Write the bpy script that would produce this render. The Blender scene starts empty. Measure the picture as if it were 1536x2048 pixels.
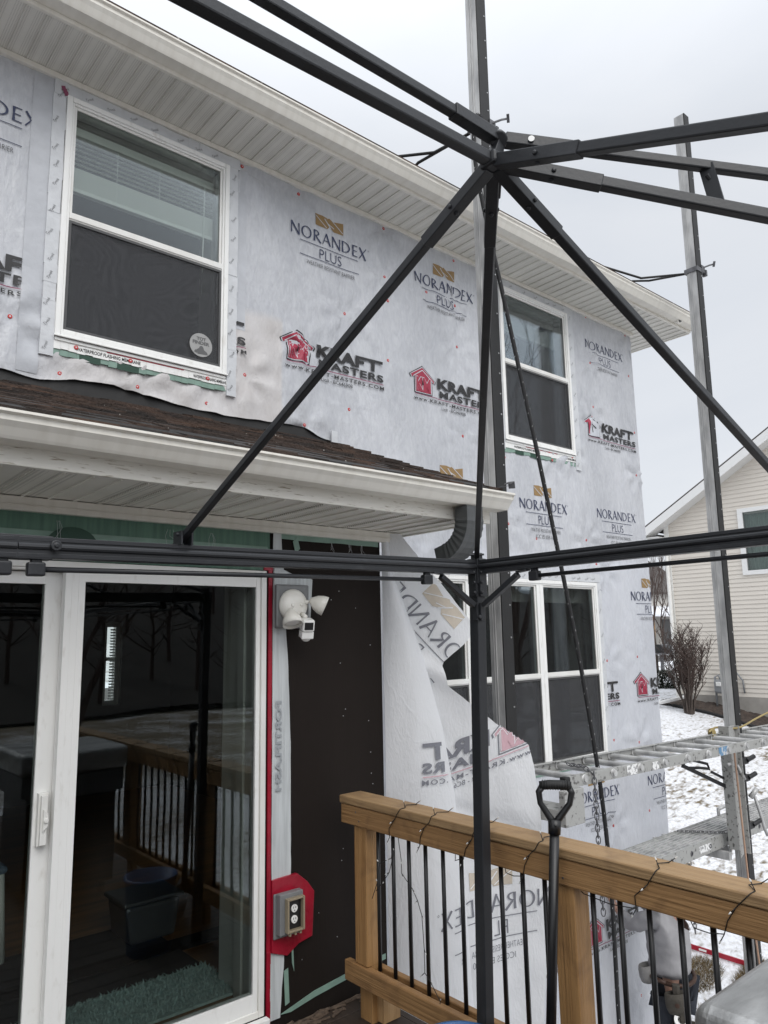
import bpy, bmesh, math, random
from mathutils import Vector, Matrix, noise
random.seed(7)
S = bpy.context.scene
COL = S.collection
R = math.radians

# ---------------------------------------------------------------- camera, sky, sun, exposure
cam = bpy.data.cameras.new('camera'); cam_o = bpy.data.objects.new('camera', cam); COL.objects.link(cam_o); S.camera = cam_o
yaw, pit, rol = R(40.712), R(9.5136), R(-1.1374)
fw = Vector((math.sin(yaw)*math.cos(pit), math.cos(yaw)*math.cos(pit), math.sin(pit)))
rt = Vector((math.cos(yaw), -math.sin(yaw), 0)); up = rt.cross(fw)
rt2 = rt*math.cos(rol) + up*math.sin(rol); up2 = -rt*math.sin(rol) + up*math.cos(rol)
cam_o.matrix_world = Matrix(((rt2.x, up2.x, -fw.x, 0), (rt2.y, up2.y, -fw.y, 0), (rt2.z, up2.z, -fw.z, 0), (0, 0, 0, 1)))
cam.sensor_fit = 'VERTICAL'; cam.sensor_height = 24.0; cam.lens = 24*1487.4/2048
cam.clip_start = 0.05; cam.clip_end = 2000

SUN_EL, SUN_AZ = R(44), R(200)        # azimuth measured from +Y towards +X: the sun is behind the camera, veiled by cloud
w = bpy.data.worlds.new('World'); S.world = w; w.use_nodes = True
nt = w.node_tree; nt.nodes.clear()
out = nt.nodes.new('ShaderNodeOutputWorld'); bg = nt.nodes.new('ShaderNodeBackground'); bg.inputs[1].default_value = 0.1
sky = nt.nodes.new('ShaderNodeTexSky'); sky.sky_type = 'NISHITA'; sky.sun_disc = False
sky.sun_elevation = SUN_EL; sky.sun_rotation = SUN_AZ
tc = nt.nodes.new('ShaderNodeTexCoord'); mp = nt.nodes.new('ShaderNodeMapping'); mp.inputs['Scale'].default_value = (1.2, 1.2, 3.4)
ns = nt.nodes.new('ShaderNodeTexNoise'); ns.inputs['Scale'].default_value = 1.6; ns.inputs['Detail'].default_value = 5; ns.inputs['Distortion'].default_value = .5
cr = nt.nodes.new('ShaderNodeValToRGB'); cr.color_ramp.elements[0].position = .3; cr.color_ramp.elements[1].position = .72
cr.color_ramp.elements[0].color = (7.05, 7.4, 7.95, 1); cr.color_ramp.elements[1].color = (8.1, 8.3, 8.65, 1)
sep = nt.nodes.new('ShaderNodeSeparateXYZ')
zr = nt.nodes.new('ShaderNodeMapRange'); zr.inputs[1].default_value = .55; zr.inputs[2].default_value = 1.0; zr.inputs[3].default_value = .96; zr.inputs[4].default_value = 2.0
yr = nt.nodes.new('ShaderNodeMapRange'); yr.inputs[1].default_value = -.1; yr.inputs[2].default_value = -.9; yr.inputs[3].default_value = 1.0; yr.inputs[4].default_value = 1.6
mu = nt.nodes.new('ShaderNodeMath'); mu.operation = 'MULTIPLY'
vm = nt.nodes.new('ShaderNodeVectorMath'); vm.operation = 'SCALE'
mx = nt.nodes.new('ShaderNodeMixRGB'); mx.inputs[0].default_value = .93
L = nt.links.new
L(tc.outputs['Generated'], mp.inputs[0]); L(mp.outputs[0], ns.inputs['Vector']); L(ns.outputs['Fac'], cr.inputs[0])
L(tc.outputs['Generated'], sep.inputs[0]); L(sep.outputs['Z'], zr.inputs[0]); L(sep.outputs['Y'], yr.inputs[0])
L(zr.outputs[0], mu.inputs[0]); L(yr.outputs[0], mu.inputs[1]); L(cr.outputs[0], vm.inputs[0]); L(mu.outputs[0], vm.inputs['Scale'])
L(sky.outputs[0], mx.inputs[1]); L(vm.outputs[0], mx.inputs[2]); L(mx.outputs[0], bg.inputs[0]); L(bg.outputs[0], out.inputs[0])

sl = bpy.data.lights.new('sun', 'SUN'); sl.energy = 1.4; sl.angle = R(40); sl.color = (1, .97, .93)
so = bpy.data.objects.new('sun', sl); COL.objects.link(so)
sd = Vector((math.sin(SUN_AZ)*math.cos(SUN_EL), math.cos(SUN_AZ)*math.cos(SUN_EL), math.sin(SUN_EL)))
so.rotation_euler = sd.to_track_quat('Z', 'Y').to_euler(); so.location = (-5, -10, 20)
S.view_settings.view_transform = 'Standard'; S.view_settings.look = 'None'; S.view_settings.exposure = .14; S.view_settings.gamma = 1
try:
    S.cycles.max_bounces = 8; S.cycles.transparent_max_bounces = 12; S.cycles.caustics_reflective = False; S.cycles.caustics_refractive = False
except Exception: pass

# ---------------------------------------------------------------- materials
def nodes(m): return m.node_tree.nodes, m.node_tree.links.new
def M(name, col, rough=.5, metal=0, var=0.0, vs=6, bump=0.0, bs=60, stretch=(1, 1, 1), spec=.5, col2=None, thr=None, det=6):
    """procedural material: base colour with noise variation towards col2 (or darker), noise bump"""
    m = bpy.data.materials.new(name); m.use_nodes = True; N, K = nodes(m)
    b = N['Principled BSDF']; b.inputs['Roughness'].default_value = rough; b.inputs['Metallic'].default_value = metal
    b.inputs['Specular IOR Level'].default_value = spec
    g = N.new('ShaderNodeNewGeometry'); mp = N.new('ShaderNodeMapping'); mp.inputs['Scale'].default_value = stretch
    K(g.outputs['Position'], mp.inputs[0])
    c2 = col2 if col2 else tuple(max(0, c*(1-var)) for c in col)
    n = N.new('ShaderNodeTexNoise'); n.inputs['Scale'].default_value = vs; n.inputs['Detail'].default_value = det; K(mp.outputs[0], n.inputs['Vector'])
    r = N.new('ShaderNodeValToRGB'); lo, hi = thr if thr else (.3, .7)
    r.color_ramp.elements[0].position = lo; r.color_ramp.elements[1].position = hi
    r.color_ramp.elements[0].color = (*c2, 1); r.color_ramp.elements[1].color = (*col, 1)
    K(n.outputs['Fac'], r.inputs[0]); K(r.outputs[0], b.inputs['Base Color'])
    if bump:
        n2 = N.new('ShaderNodeTexNoise'); n2.inputs['Scale'].default_value = bs; n2.inputs['Detail'].default_value = 4; K(mp.outputs[0], n2.inputs['Vector'])
        bp = N.new('ShaderNodeBump'); bp.inputs['Strength'].default_value = bump; bp.inputs['Distance'].default_value = .01
        K(n2.outputs['Fac'], bp.inputs['Height']); K(bp.outputs[0], b.inputs['Normal'])
    return m
def glass(name, tint=(.8, .84, .82), lo=.06, k=1.0, rough=0.0):
    m = bpy.data.materials.new(name); m.use_nodes = True; N, K = nodes(m); N.clear()
    o = N.new('ShaderNodeOutputMaterial'); t = N.new('ShaderNodeBsdfTransparent'); t.inputs[0].default_value = (*tint, 1)
    gl = N.new('ShaderNodeBsdfGlossy'); gl.inputs['Roughness'].default_value = rough; gl.inputs[0].default_value = (.93, .96, 1, 1)
    fr = N.new('ShaderNodeFresnel'); fr.inputs[0].default_value = 1.5
    ma = N.new('ShaderNodeMath'); ma.operation = 'MULTIPLY_ADD'; ma.inputs[1].default_value = k; ma.inputs[2].default_value = lo; ma.use_clamp = True
    mx = N.new('ShaderNodeMixShader'); K(fr.outputs[0], ma.inputs[0]); K(ma.outputs[0], mx.inputs[0]); K(t.outputs[0], mx.inputs[1]); K(gl.outputs[0], mx.inputs[2]); K(mx.outputs[0], o.inputs[0])
    # old panes are never quite flat
    g = N.new('ShaderNodeNewGeometry'); n = N.new('ShaderNodeTexNoise'); n.inputs['Scale'].default_value = 1.3; bp = N.new('ShaderNodeBump'); bp.inputs['Strength'].default_value = .05; bp.inputs['Distance'].default_value = .03
    K(g.outputs['Position'], n.inputs['Vector']); K(n.outputs['Fac'], bp.inputs['Height']); K(bp.outputs[0], gl.inputs['Normal'])
    return m

MAT = dict(
 vinyl=M('white vinyl', (.80, .80, .78), .4, var=.1, vs=5, bump=.04, bs=30, col2=(.7, .69, .65)),
 vinyl_worn=M('white painted trim', (.81, .81, .79), .5, var=.1, vs=30, col2=(.66, .645, .61), thr=(.22, .42), stretch=(1, 1, .35), bump=.06, bs=70),
 almond=M('almond aluminium', (.77, .745, .68), .38, col2=(.70, .67, .60), thr=(.25, .6), vs=26, stretch=(1, .3, .05), bump=.02, bs=20),
 almond_old=M('weathered almond fascia', (.74, .72, .66), .55, col2=(.36, .31, .24), vs=70, thr=(.30, .40), stretch=(.25, 1, 2.5), bump=.2, bs=50),
 charcoal=M('charcoal powder coat', (.0165, .018, .021), .42, col2=(.030, .032, .036), vs=9, thr=(.30, .42), bump=.05, bs=160),
 black=M('black paint', (.012, .012, .013), .35, var=.2, vs=20),
 rubber=M('black rubber', (.012, .012, .012), .6, var=.3, vs=25, bump=.1, bs=90),
 alu=M('weathered aluminium', (.56, .56, .55), .45, .3, col2=(.34, .34, .34), vs=13, thr=(.32, .6), bump=.08, bs=90, stretch=(1, 1, .3)),
 alu_dirty=M('scuffed aluminium', (.37, .37, .355), .5, .25, col2=(.11, .105, .10), vs=34, thr=(.33, .44), bump=.15, bs=60),
 galv=M('dark steel', (.2, .2, .21), .5, .7, var=.5, vs=18, bump=.1, bs=90),
 steel=M('brushed stainless steel', (.52, .52, .51), .36, .75, col2=(.22, .22, .215), vs=11, thr=(.28, .60), bump=.15, bs=90, stretch=(.35, 1, 1), det=9),
 membrane=M('dark brown sheathing', (.0125, .0086, .0068), .75, spec=.2, col2=(.008, .0055, .004), vs=3, bump=.1, bs=90, stretch=(1, 1, .15)),
 flashing=M('black flashing membrane', (.016, .015, .014), .55, var=.4, vs=8, bump=.5, bs=9),
 redtape=M('red flashing tape', (.36, .008, .028), .28, var=.35, vs=9, bump=.5, bs=24),
 tape=M('white flashing tape', (.60, .615, .635), .4, var=.12, vs=14, bump=.35, bs=26),
 tapegrey=M('silver flashing strip', (.58, .61, .62), .4, var=.25, vs=60, stretch=(1, 1, .06), bump=.35, bs=60),
 greenpaper=M('green building paper', (.10, .20, .145), .5, col2=(.065, .135, .10), vs=70, stretch=(1, 1, .05), bump=.4, bs=22),
 greenlight=M('pale green paper edge', (.23, .35, .29), .5, var=.25, vs=12),
 greendark=M('dark green print', (.012, .05, .03), .5),
 navy=M('navy print', (.035, .045, .10), .5, var=.1, vs=60),
 gold=M('gold print', (.30, .19, .075), .5, var=.12, vs=60),
 ink=M('black print', (.02, .019, .02), .5, var=.1, vs=60),
 red=M('red print', (.36, .025, .06), .5, var=.15, vs=40),
 plum=M('plum print', (.22, .05, .10), .5),
 ink_back=M('print showing through', (.17, .175, .20), .5, var=.12, vs=60),
 gold_back=M('gold print showing through', (.52, .46, .38), .5, var=.1, vs=60),
 red_back=M('red print showing through', (.55, .36, .40), .5, var=.1, vs=60),
 capred=M('red plastic cap', (.50, .035, .03), .35),
 nail=M('nail head', (.5, .5, .5), .35, .8),
 deckwood=M('dark stained decking', (.055, .038, .028), .6, col2=(.028, .02, .016), vs=20, stretch=(1, .08, 1), bump=.3, bs=40),
 snow=M('snow', (.82, .84, .88), .6, var=.08, vs=3, bump=.4, bs=14),
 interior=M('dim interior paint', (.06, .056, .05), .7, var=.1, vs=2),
 intfloor=M('wood floor', (.30, .14, .05), .35, col2=(.14, .065, .02), vs=9, stretch=(.2, 2, 1)),
 rug=M('dark rug', (.022, .018, .020), .9, var=.3, vs=40),
 teal=M('teal shag mat', (.52, .66, .64), .95, col2=(.36, .50, .49), vs=45, bump=1.0, bs=60),
 clearplastic=M('milky plastic', (.085, .080, .080), .3, var=.1, vs=3),
 foundation=M('concrete foundation', (.36, .34, .31), .8, var=.2, vs=5, bump=.2, bs=30),
 asphalt=M('asphalt', (.09, .088, .085), .8, var=.2, vs=3),
 shingle_far=M('far roof shingles', (.075, .065, .06), .8, var=.3, vs=4),
 bark=M('grey brown bark', (.085, .066, .055), .85, var=.4, vs=14),
 barkdark=M('dark twigs', (.075, .05, .042), .85, var=.4, vs=14),
 evergreen=M('dark evergreen foliage', (.020, .030, .014), .8, var=.5, vs=10),
 grass=M('dead grass', (.21, .15, .072), .85, col2=(.10, .075, .038), vs=8),
 mulch=M('dark mulch', (.085, .062, .05), .9, col2=(.022, .016, .013), vs=14, bump=.8, bs=40),
 greybox=M('grey plastic box', (.20, .205, .21), .45, var=.08, vs=10),
 greymeter=M('grey meter enamel', (.25, .26, .27), .45, var=.1, vs=10),
 offwhite=M('off white plastic', (.80, .785, .74), .35, var=.06, vs=12, col2=(.70, .68, .62)),
 tan=M('tan translucent plastic', (.30, .25, .17), .3, var=.1, vs=12),
 whiteplastic=M('white plastic', (.82, .82, .8), .3),
 elbow=M('graphite downspout', (.085, .090, .092), .36, .2, var=.25, vs=10),
 rope=M('black rope', (.014, .014, .015), .7, bump=.5, bs=250),
 fleck=M('white fleck', (.6, .6, .6), .7),
 yellowrope=M('yellow rope', (.40, .31, .13), .8, var=.3, vs=80, bump=.6, bs=200),
 orangecord=M('faded orange cord', (.42, .27, .19), .7, var=.2, vs=30),
 blue=M('blue plastic', (.015, .085, .24), .35, var=.1, vs=5),
 bluegrey=M('blue grey tube', (.12, .16, .22), .5, var=.2, vs=9),
 skin=M('skin', (.45, .26, .19), .55, var=.12, vs=20),
 hoodie=M('grey sweatshirt', (.34, .335, .345), .9, var=.2, vs=9, bump=.9, bs=11),
 trousers=M('navy work trousers', (.018, .022, .032), .85, var=.3, vs=14, bump=.3, bs=30),
 leather=M('brown leather belt', (.05, .022, .012), .6, var=.3, vs=20),
 olive=M('olive canvas pouch', (.070, .062, .050), .8, var=.35, vs=14, bump=.4, bs=60),
 pouchgrey=M('grey canvas pouch', (.23, .225, .22), .85, var=.2, vs=14, bump=.3, bs=60),
 boot=M('work boot', (.10, .06, .035), .7, var=.3, vs=14),
 hair=M('dark hair', (.02, .014, .010), .6, var=.3, vs=60),
 redlevel=M('red painted metal', (.34, .012, .03), .35, var=.15, vs=10),
 farwall=M('far beige wall', (.55, .53, .49), .7, var=.08, vs=2),
 fartrim=M('far white trim', (.75, .75, .74), .6),
 added_hill=M('added hillside', (.045, .038, .032), .95, col2=(.02, .017, .015), vs=.6),
 bulb=M('clear bulb tip', (.7, .7, .68), .2),
 curtain=M('pale curtain', (.34, .42, .38), .8, col2=(.22, .30, .27), vs=10, stretch=(1, 3, .2)),
 blind=M('white blind slats', (.86, .88, .85), .5),
 sash=M('dark screen frame', (.06, .06, .06), .4),
)
MAT['pane'] = glass('window glass', (.86, .89, .87), .015, .85)
MAT['doorglass'] = glass('patio door glass', (.86, .90, .88), .0, 1.05)

def wood(name, c1, c2, along):
    m = M(name, c1, .62, col2=c2, vs=7, thr=(.22, .78), stretch=tuple(.22 if i == along else 6.5 for i in range(3)), bump=.5, bs=16, det=9)
    N, K = nodes(m); b = N['Principled BSDF']; src = b.inputs['Base Color'].links[0].from_socket
    # knots and grey weather stains
    g = N.new('ShaderNodeNewGeometry'); n = N.new('ShaderNodeTexNoise'); n.inputs['Scale'].default_value = 7; n.inputs['Detail'].default_value = 6; n.inputs['Distortion'].default_value = .6
    r = N.new('ShaderNodeValToRGB'); r.color_ramp.elements[0].position = .50; r.color_ramp.elements[0].color = (0, 0, 0, 1); r.color_ramp.elements[1].position = .82; r.color_ramp.elements[1].color = (.8, .8, .8, 1)
    mx = N.new('ShaderNodeMixRGB'); mx.inputs[2].default_value = (c2[0]*.42, c2[1]*.40, c2[2]*.45, 1)
    K(g.outputs['Position'], n.inputs['Vector']); K(n.outputs['Fac'], r.inputs[0]); K(r.outputs[0], mx.inputs[0]); K(src, mx.inputs[1]); K(mx.outputs[0], b.inputs['Base Color'])
    return m
MAT['cedar_y'] = wood('stained cedar rail', (.36, .205, .085), (.275, .15, .06), 1)
MAT['cedar_top'] = wood('weathered cedar cap', (.39, .255, .13), (.29, .18, .085), 1)
MAT['cedar_z'] = wood('stained cedar post', (.44, .25, .10), (.31, .165, .06), 2)
MAT['paleboard'] = wood('bare pine block', (.5, .32, .16), (.38, .22, .09), 2)

def wrap_material():
    m = bpy.data.materials.new('house wrap'); m.use_nodes = True; N, K = nodes(m); b = N['Principled BSDF']
    b.inputs['Roughness'].default_value = .38; b.inputs['Specular IOR Level'].default_value = .45
    g = N.new('ShaderNodeNewGeometry')
    def noise_(scale, st=(1, 1, 1), det=6, dist=0):
        mp = N.new('ShaderNodeMapping'); mp.inputs['Scale'].default_value = st; K(g.outputs['Position'], mp.inputs[0])
        n = N.new('ShaderNodeTexNoise'); n.inputs['Scale'].default_value = scale; n.inputs['Detail'].default_value = det; n.inputs['Distortion'].default_value = dist
        K(mp.outputs[0], n.inputs['Vector']); return n.outputs['Fac']
    def ramp(f, a, b_, c0, c1):
        r = N.new('ShaderNodeValToRGB'); r.color_ramp.elements[0].position = a; r.color_ramp.elements[1].position = b_
        r.color_ramp.elements[0].color = (*c0, 1); r.color_ramp.elements[1].color = (*c1, 1); K(f, r.inputs[0]); return r.outputs[0]
    def mix(f, a, b_, t='MIX'):
        x = N.new('ShaderNodeMixRGB'); x.blend_type = t
        for i, s in ((0, f), (1, a), (2, b_)):
            if isinstance(s, (int, float)): x.inputs[i].default_value = s
            elif isinstance(s, tuple): x.inputs[i].default_value = (*s, 1)
            else: K(s, x.inputs[i])
        return x.outputs[0]
    base = ramp(noise_(2.2, (1, 1, .55)), .32, .68, (.46, .472, .50), (.55, .562, .59))
    # chip board strands telegraphing through the sheet
    st = ramp(noise_(30, (1, 1, .35), 5, 1.2), .35, .66, (.93, .93, .94), (1.05, 1.05, 1.04))
    base = mix(1.0, base, st, 'MULTIPLY')
    fib = ramp(noise_(14, (1, 1, .5), 6, 2.0), .3, .7, (.95, .95, .95), (1.05, 1.05, 1.05))
    base = mix(1.0, base, fib, 'MULTIPLY')
    # beige board behind the sheet under and beside the left window, up to a straight edge
    sp = N.new('ShaderNodeSeparateXYZ'); K(g.outputs['Position'], sp.inputs[0])
    def step(sock, a, b_):
        r = N.new('ShaderNodeMapRange'); r.inputs[1].default_value = a; r.inputs[2].default_value = b_; r.clamp = True; K(sock, r.inputs[0]); return r.outputs[0]
    def mul(a, b_):
        x = N.new('ShaderNodeMath'); x.operation = 'MULTIPLY'; K(a, x.inputs[0]); K(b_, x.inputs[1]); return x.outputs[0]
    wob = noise_(3)
    e = N.new('ShaderNodeMath'); e.operation = 'MULTIPLY_ADD'; e.inputs[1].default_value = .10; K(wob, e.inputs[0]); K(sp.outputs['Z'], e.inputs[2])
    patch = mul(step(sp.outputs['X'], 2.575, 2.555), step(e.outputs[0], 2.16, 2.10)); patch = mul(patch, step(sp.outputs['X'], .95, 1.25))
    sc = N.new('ShaderNodeMath'); sc.operation = 'MULTIPLY'; sc.inputs[1].default_value = .62; K(patch, sc.inputs[0])
    base = mix(sc.outputs[0], base, ramp(noise_(5), .3, .7, (.50, .455, .42), (.66, .63, .615)))
    # the lower sheet is mixed towards a paler tone
    low = step(sp.outputs['Z'], .70, .66)
    lo2 = N.new('ShaderNodeMath'); lo2.operation = 'MULTIPLY'; lo2.inputs[1].default_value = .45; K(low, lo2.inputs[0])
    base = mix(lo2.outputs[0], base, (.60, .62, .67))
    K(base, b.inputs['Base Color'])
    hm = N.new('ShaderNodeMath'); hm.operation = 'ADD'; K(noise_(7, (1, 1, .45), 4, .8), hm.inputs[0])
    h2 = N.new('ShaderNodeMath'); h2.operation = 'MULTIPLY'; h2.inputs[1].default_value = .25; K(noise_(45, (1, 1, .6), 4, .5), h2.inputs[0]); K(h2.outputs[0], hm.inputs[1])
    def crease(scale, st, dist, wdt):
        f = noise_(scale, st, 2, dist); a = N.new('ShaderNodeMath'); a.operation = 'SUBTRACT'; a.inputs[1].default_value = .5; K(f, a.inputs[0]); b2 = N.new('ShaderNodeMath'); b2.operation = 'ABSOLUTE'; K(a.outputs[0], b2.inputs[0]); return step(b2.outputs[0], wdt, 0)
    h3 = N.new('ShaderNodeMath'); h3.operation = 'MULTIPLY_ADD'; h3.inputs[1].default_value = .13; K(crease(1.5, (1, 1, .45), .5, .05), h3.inputs[0]); K(hm.outputs[0], h3.inputs[2])
    h4 = N.new('ShaderNodeMath'); h4.operation = 'MULTIPLY_ADD'; h4.inputs[1].default_value = .045; K(crease(6.5, (1.2, 1, .35), .8, .06), h4.inputs[0]); K(h3.outputs[0], h4.inputs[2])
    bp = N.new('ShaderNodeBump'); bp.inputs['Strength'].default_value = .6; bp.inputs['Distance'].default_value = .022; K(h4.outputs[0], bp.inputs['Height']); K(bp.outputs[0], b.inputs['Normal'])
    return m
MAT['wrap'] = wrap_material()
def loose_wrap_material():
    m = M('loose house wrap', (.88, .89, .905), .42, var=.06, vs=3, bump=.3, bs=90, stretch=(1, 1, .4))
    N, K = nodes(m); b = N['Principled BSDF']; b.inputs['Subsurface Weight'].default_value = 0
    g = N.new('ShaderNodeNewGeometry'); hs = None
    for sc_, st_, wd_, am in ((4, (1, 1, .45), .05, 1.0), (11, (1, 1, .5), .05, .45)):
        mp = N.new('ShaderNodeMapping'); mp.inputs['Scale'].default_value = st_; mp.inputs['Rotation'].default_value = (.3, .5, 0); K(g.outputs['Position'], mp.inputs[0]); n = N.new('ShaderNodeTexNoise'); n.inputs['Scale'].default_value = sc_; n.inputs['Detail'].default_value = 2; n.inputs['Distortion'].default_value = 1.2; K(mp.outputs[0], n.inputs['Vector'])
        a = N.new('ShaderNodeMath'); a.operation = 'SUBTRACT'; a.inputs[1].default_value = .5; K(n.outputs['Fac'], a.inputs[0]); a2 = N.new('ShaderNodeMath'); a2.operation = 'ABSOLUTE'; K(a.outputs[0], a2.inputs[0]); a3 = N.new('ShaderNodeMapRange'); a3.inputs[1].default_value = wd_; a3.inputs[2].default_value = 0; a3.inputs[4].default_value = am; K(a2.outputs[0], a3.inputs[0])
        if hs is None: hs = a3.outputs[0]
        else: q = N.new('ShaderNodeMath'); K(hs, q.inputs[0]); K(a3.outputs[0], q.inputs[1]); hs = q.outputs[0]
    bq = N.new('ShaderNodeBump'); bq.inputs['Strength'].default_value = .13; bq.inputs['Distance'].default_value = .012; K(hs, bq.inputs['Height']); old = b.inputs['Normal'].links[0].from_socket; K(old, bq.inputs['Normal']); K(bq.outputs[0], b.inputs['Normal'])
    tr = N.new('ShaderNodeBsdfTranslucent'); tr.inputs[0].default_value = (.8, .82, .85, 1)
    mx = N.new('ShaderNodeMixShader'); mx.inputs[0].default_value = .35; o = N['Material Output']
    K(b.outputs[0], mx.inputs[1]); K(tr.outputs[0], mx.inputs[2]); K(mx.outputs[0], o.inputs[0]); return m
MAT['loose'] = loose_wrap_material()
def stripes_material(name, base, dark, axis, pitch, perf=None, dot=.012, groove=.006):
    """aluminium soffit: dark groove every `pitch` along axis 0, tiny punched holes on the perforated strips"""
    m = bpy.data.materials.new(name); m.use_nodes = True; N, K = nodes(m); b = N['Principled BSDF']; b.inputs['Roughness'].default_value = .5
    g = N.new('ShaderNodeNewGeometry'); sp = N.new('ShaderNodeSeparateXYZ'); K(g.outputs['Position'], sp.inputs[0])
    def mth(op, a, b_=None, c=None):
        x = N.new('ShaderNodeMath'); x.operation = op
        for i, s in enumerate((a, b_, c)):
            if s is None: continue
            if isinstance(s, (int, float)): x.inputs[i].default_value = s
            else: K(s, x.inputs[i])
        return x.outputs[0]
    X, Y = sp.outputs['X'], sp.outputs['Y']
    fx = mth('FRACT', mth('DIVIDE', X, dot)); fy = mth('FRACT', mth('DIVIDE', Y, dot*.9))
    dx = mth('SUBTRACT', fx, .5); dy = mth('SUBTRACT', fy, .5)
    d = mth('ADD', mth('MULTIPLY', dx, dx), mth('MULTIPLY', dy, dy)); hole = mth('LESS_THAN', d, .085)
    if perf:  # perforated strips: two of every four
        ph = mth('FRACT', mth('DIVIDE', mth('SUBTRACT', X, perf[0]), perf[1])); hole = mth('MULTIPLY', hole, mth('LESS_THAN', ph, .5))
    edge = mth('FRACT', mth('DIVIDE', mth('SUBTRACT', X, perf[0] if perf else .04), pitch))
    hole = mth('MULTIPLY', hole, mth('GREATER_THAN', mth('MULTIPLY', edge, mth('SUBTRACT', 1.0, edge)), .1))
    mx = N.new('ShaderNodeMixRGB'); K(hole, mx.inputs[0]); mx.inputs[1].default_value = (*base, 1); mx.inputs[2].default_value = (*dark, 1)
    n = N.new('ShaderNodeTexNoise'); n.inputs['Scale'].default_value = 3; K(g.outputs['Position'], n.inputs['Vector'])
    m2 = N.new('ShaderNodeMixRGB'); m2.blend_type = 'MULTIPLY'; m2.inputs[0].default_value = 1; K(mx.outputs[0], m2.inputs[1])
    r = N.new('ShaderNodeValToRGB'); r.color_ramp.elements[0].position = .3; r.color_ramp.elements[0].color = (.9, .9, .89, 1); r.color_ramp.elements[1].position = .7; r.color_ramp.elements[1].color = (1.04, 1.04, 1.04, 1)
    K(n.outputs['Fac'], r.inputs[0]); K(r.outputs[0], m2.inputs[2]); K(m2.outputs[0], b.inputs['Base Color']); return m
MAT['soffit_hi'] = stripes_material('perforated upper soffit', (.70, .685, .635), (.50, .485, .45), 0, .1, None, .011)
MAT['soffit_lo'] = stripes_material('vented lower soffit', (.80, .78, .72), (.46, .45, .41), 0, .1, (.675, .404), .018)

def shingle_material():
    m = M('weathered brown shingles', (.066, .042, .030), .9, col2=(.024, .019, .017), vs=3.5, bump=.9, bs=70, stretch=(1, 1, 1))
    N, K = nodes(m); b = N['Principled BSDF']; src = b.inputs['Base Color'].links[0].from_socket
    g = N.new('ShaderNodeNewGeometry'); mp = N.new('ShaderNodeMapping'); mp.inputs['Scale'].default_value = (5, 9, 1); K(g.outputs['Position'], mp.inputs[0])
    v = N.new('ShaderNodeTexWhiteNoise'); fl = N.new('ShaderNodeVectorMath'); fl.operation = 'FLOOR'; K(mp.outputs[0], fl.inputs[0]); K(fl.outputs[0], v.inputs['Vector'])
    r = N.new('ShaderNodeValToRGB'); r.color_ramp.elements[0].color = (.45, .48, .5, 1); r.color_ramp.elements[1].color = (1.35, 1.2, 1.1, 1); K(v.outputs['Value'], r.inputs[0])
    mx = N.new('ShaderNodeMixRGB'); mx.blend_type = 'MULTIPLY'; mx.inputs[0].default_value = 1; K(src, mx.inputs[1]); K(r.outputs[0], mx.inputs[2])
    cn = N.new('ShaderNodeTexNoise'); cn.inputs['Scale'].default_value = 26; cn.inputs['Detail'].default_value = 2; K(g.outputs['Position'], cn.inputs['Vector']); c2 = N.new('ShaderNodeValToRGB'); c2.color_ramp.elements[0].position = .725; c2.color_ramp.elements[1].position = .75; K(cn.outputs['Fac'], c2.inputs[0])
    m3 = N.new('ShaderNodeMixRGB'); m3.inputs[2].default_value = (.42, .40, .37, 1); K(c2.outputs[0], m3.inputs[0]); K(mx.outputs[0], m3.inputs[1]); K(m3.outputs[0], b.inputs['Base Color']); return m
MAT['shingle'] = shingle_material()
def screen_material():
    """fine insect mesh: partly see-through, its weave beating against itself in wavy bands"""
    m = bpy.data.materials.new('insect screen'); m.use_nodes = True; N, K = nodes(m); N.clear()
    o = N.new('ShaderNodeOutputMaterial'); t = N.new('ShaderNodeBsdfTransparent'); d = N.new('ShaderNodeBsdfDiffuse')
    g = N.new('ShaderNodeNewGeometry'); wv = N.new('ShaderNodeTexNoise'); wv.inputs['Scale'].default_value = 1.7; wv.inputs['Detail'].default_value = 1.5; wv.inputs['Distortion'].default_value = .6
    n = N.new('ShaderNodeTexNoise'); n.inputs['Scale'].default_value = 130; K(g.outputs['Position'], n.inputs['Vector'])
    K(g.outputs['Position'], wv.inputs['Vector'])
    r = N.new('ShaderNodeValToRGB'); r.color_ramp.elements[0].color = (.060, .061, .064, 1); r.color_ramp.elements[1].color = (.078, .079, .083, 1); m1 = N.new('ShaderNodeMath'); m1.operation = 'MULTIPLY'; m1.inputs[1].default_value = 240; m2 = N.new('ShaderNodeMath'); m2.operation = 'SINE'; m3 = N.new('ShaderNodeMath'); m3.operation = 'MULTIPLY_ADD'; m3.inputs[1].default_value = .5; m3.inputs[2].default_value = .5; K(wv.outputs['Fac'], m1.inputs[0]); K(m1.outputs[0], m2.inputs[0]); K(m2.outputs[0], m3.inputs[0]); K(m3.outputs[0], r.inputs[0])
    K(r.outputs[0], d.inputs[0]); mx = N.new('ShaderNodeMixShader'); mx.inputs[0].default_value = .68; K(t.outputs[0], mx.inputs[1]); K(d.outputs[0], mx.inputs[2]); K(mx.outputs[0], o.inputs[0]); return m
MAT['screen'] = screen_material()
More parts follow.
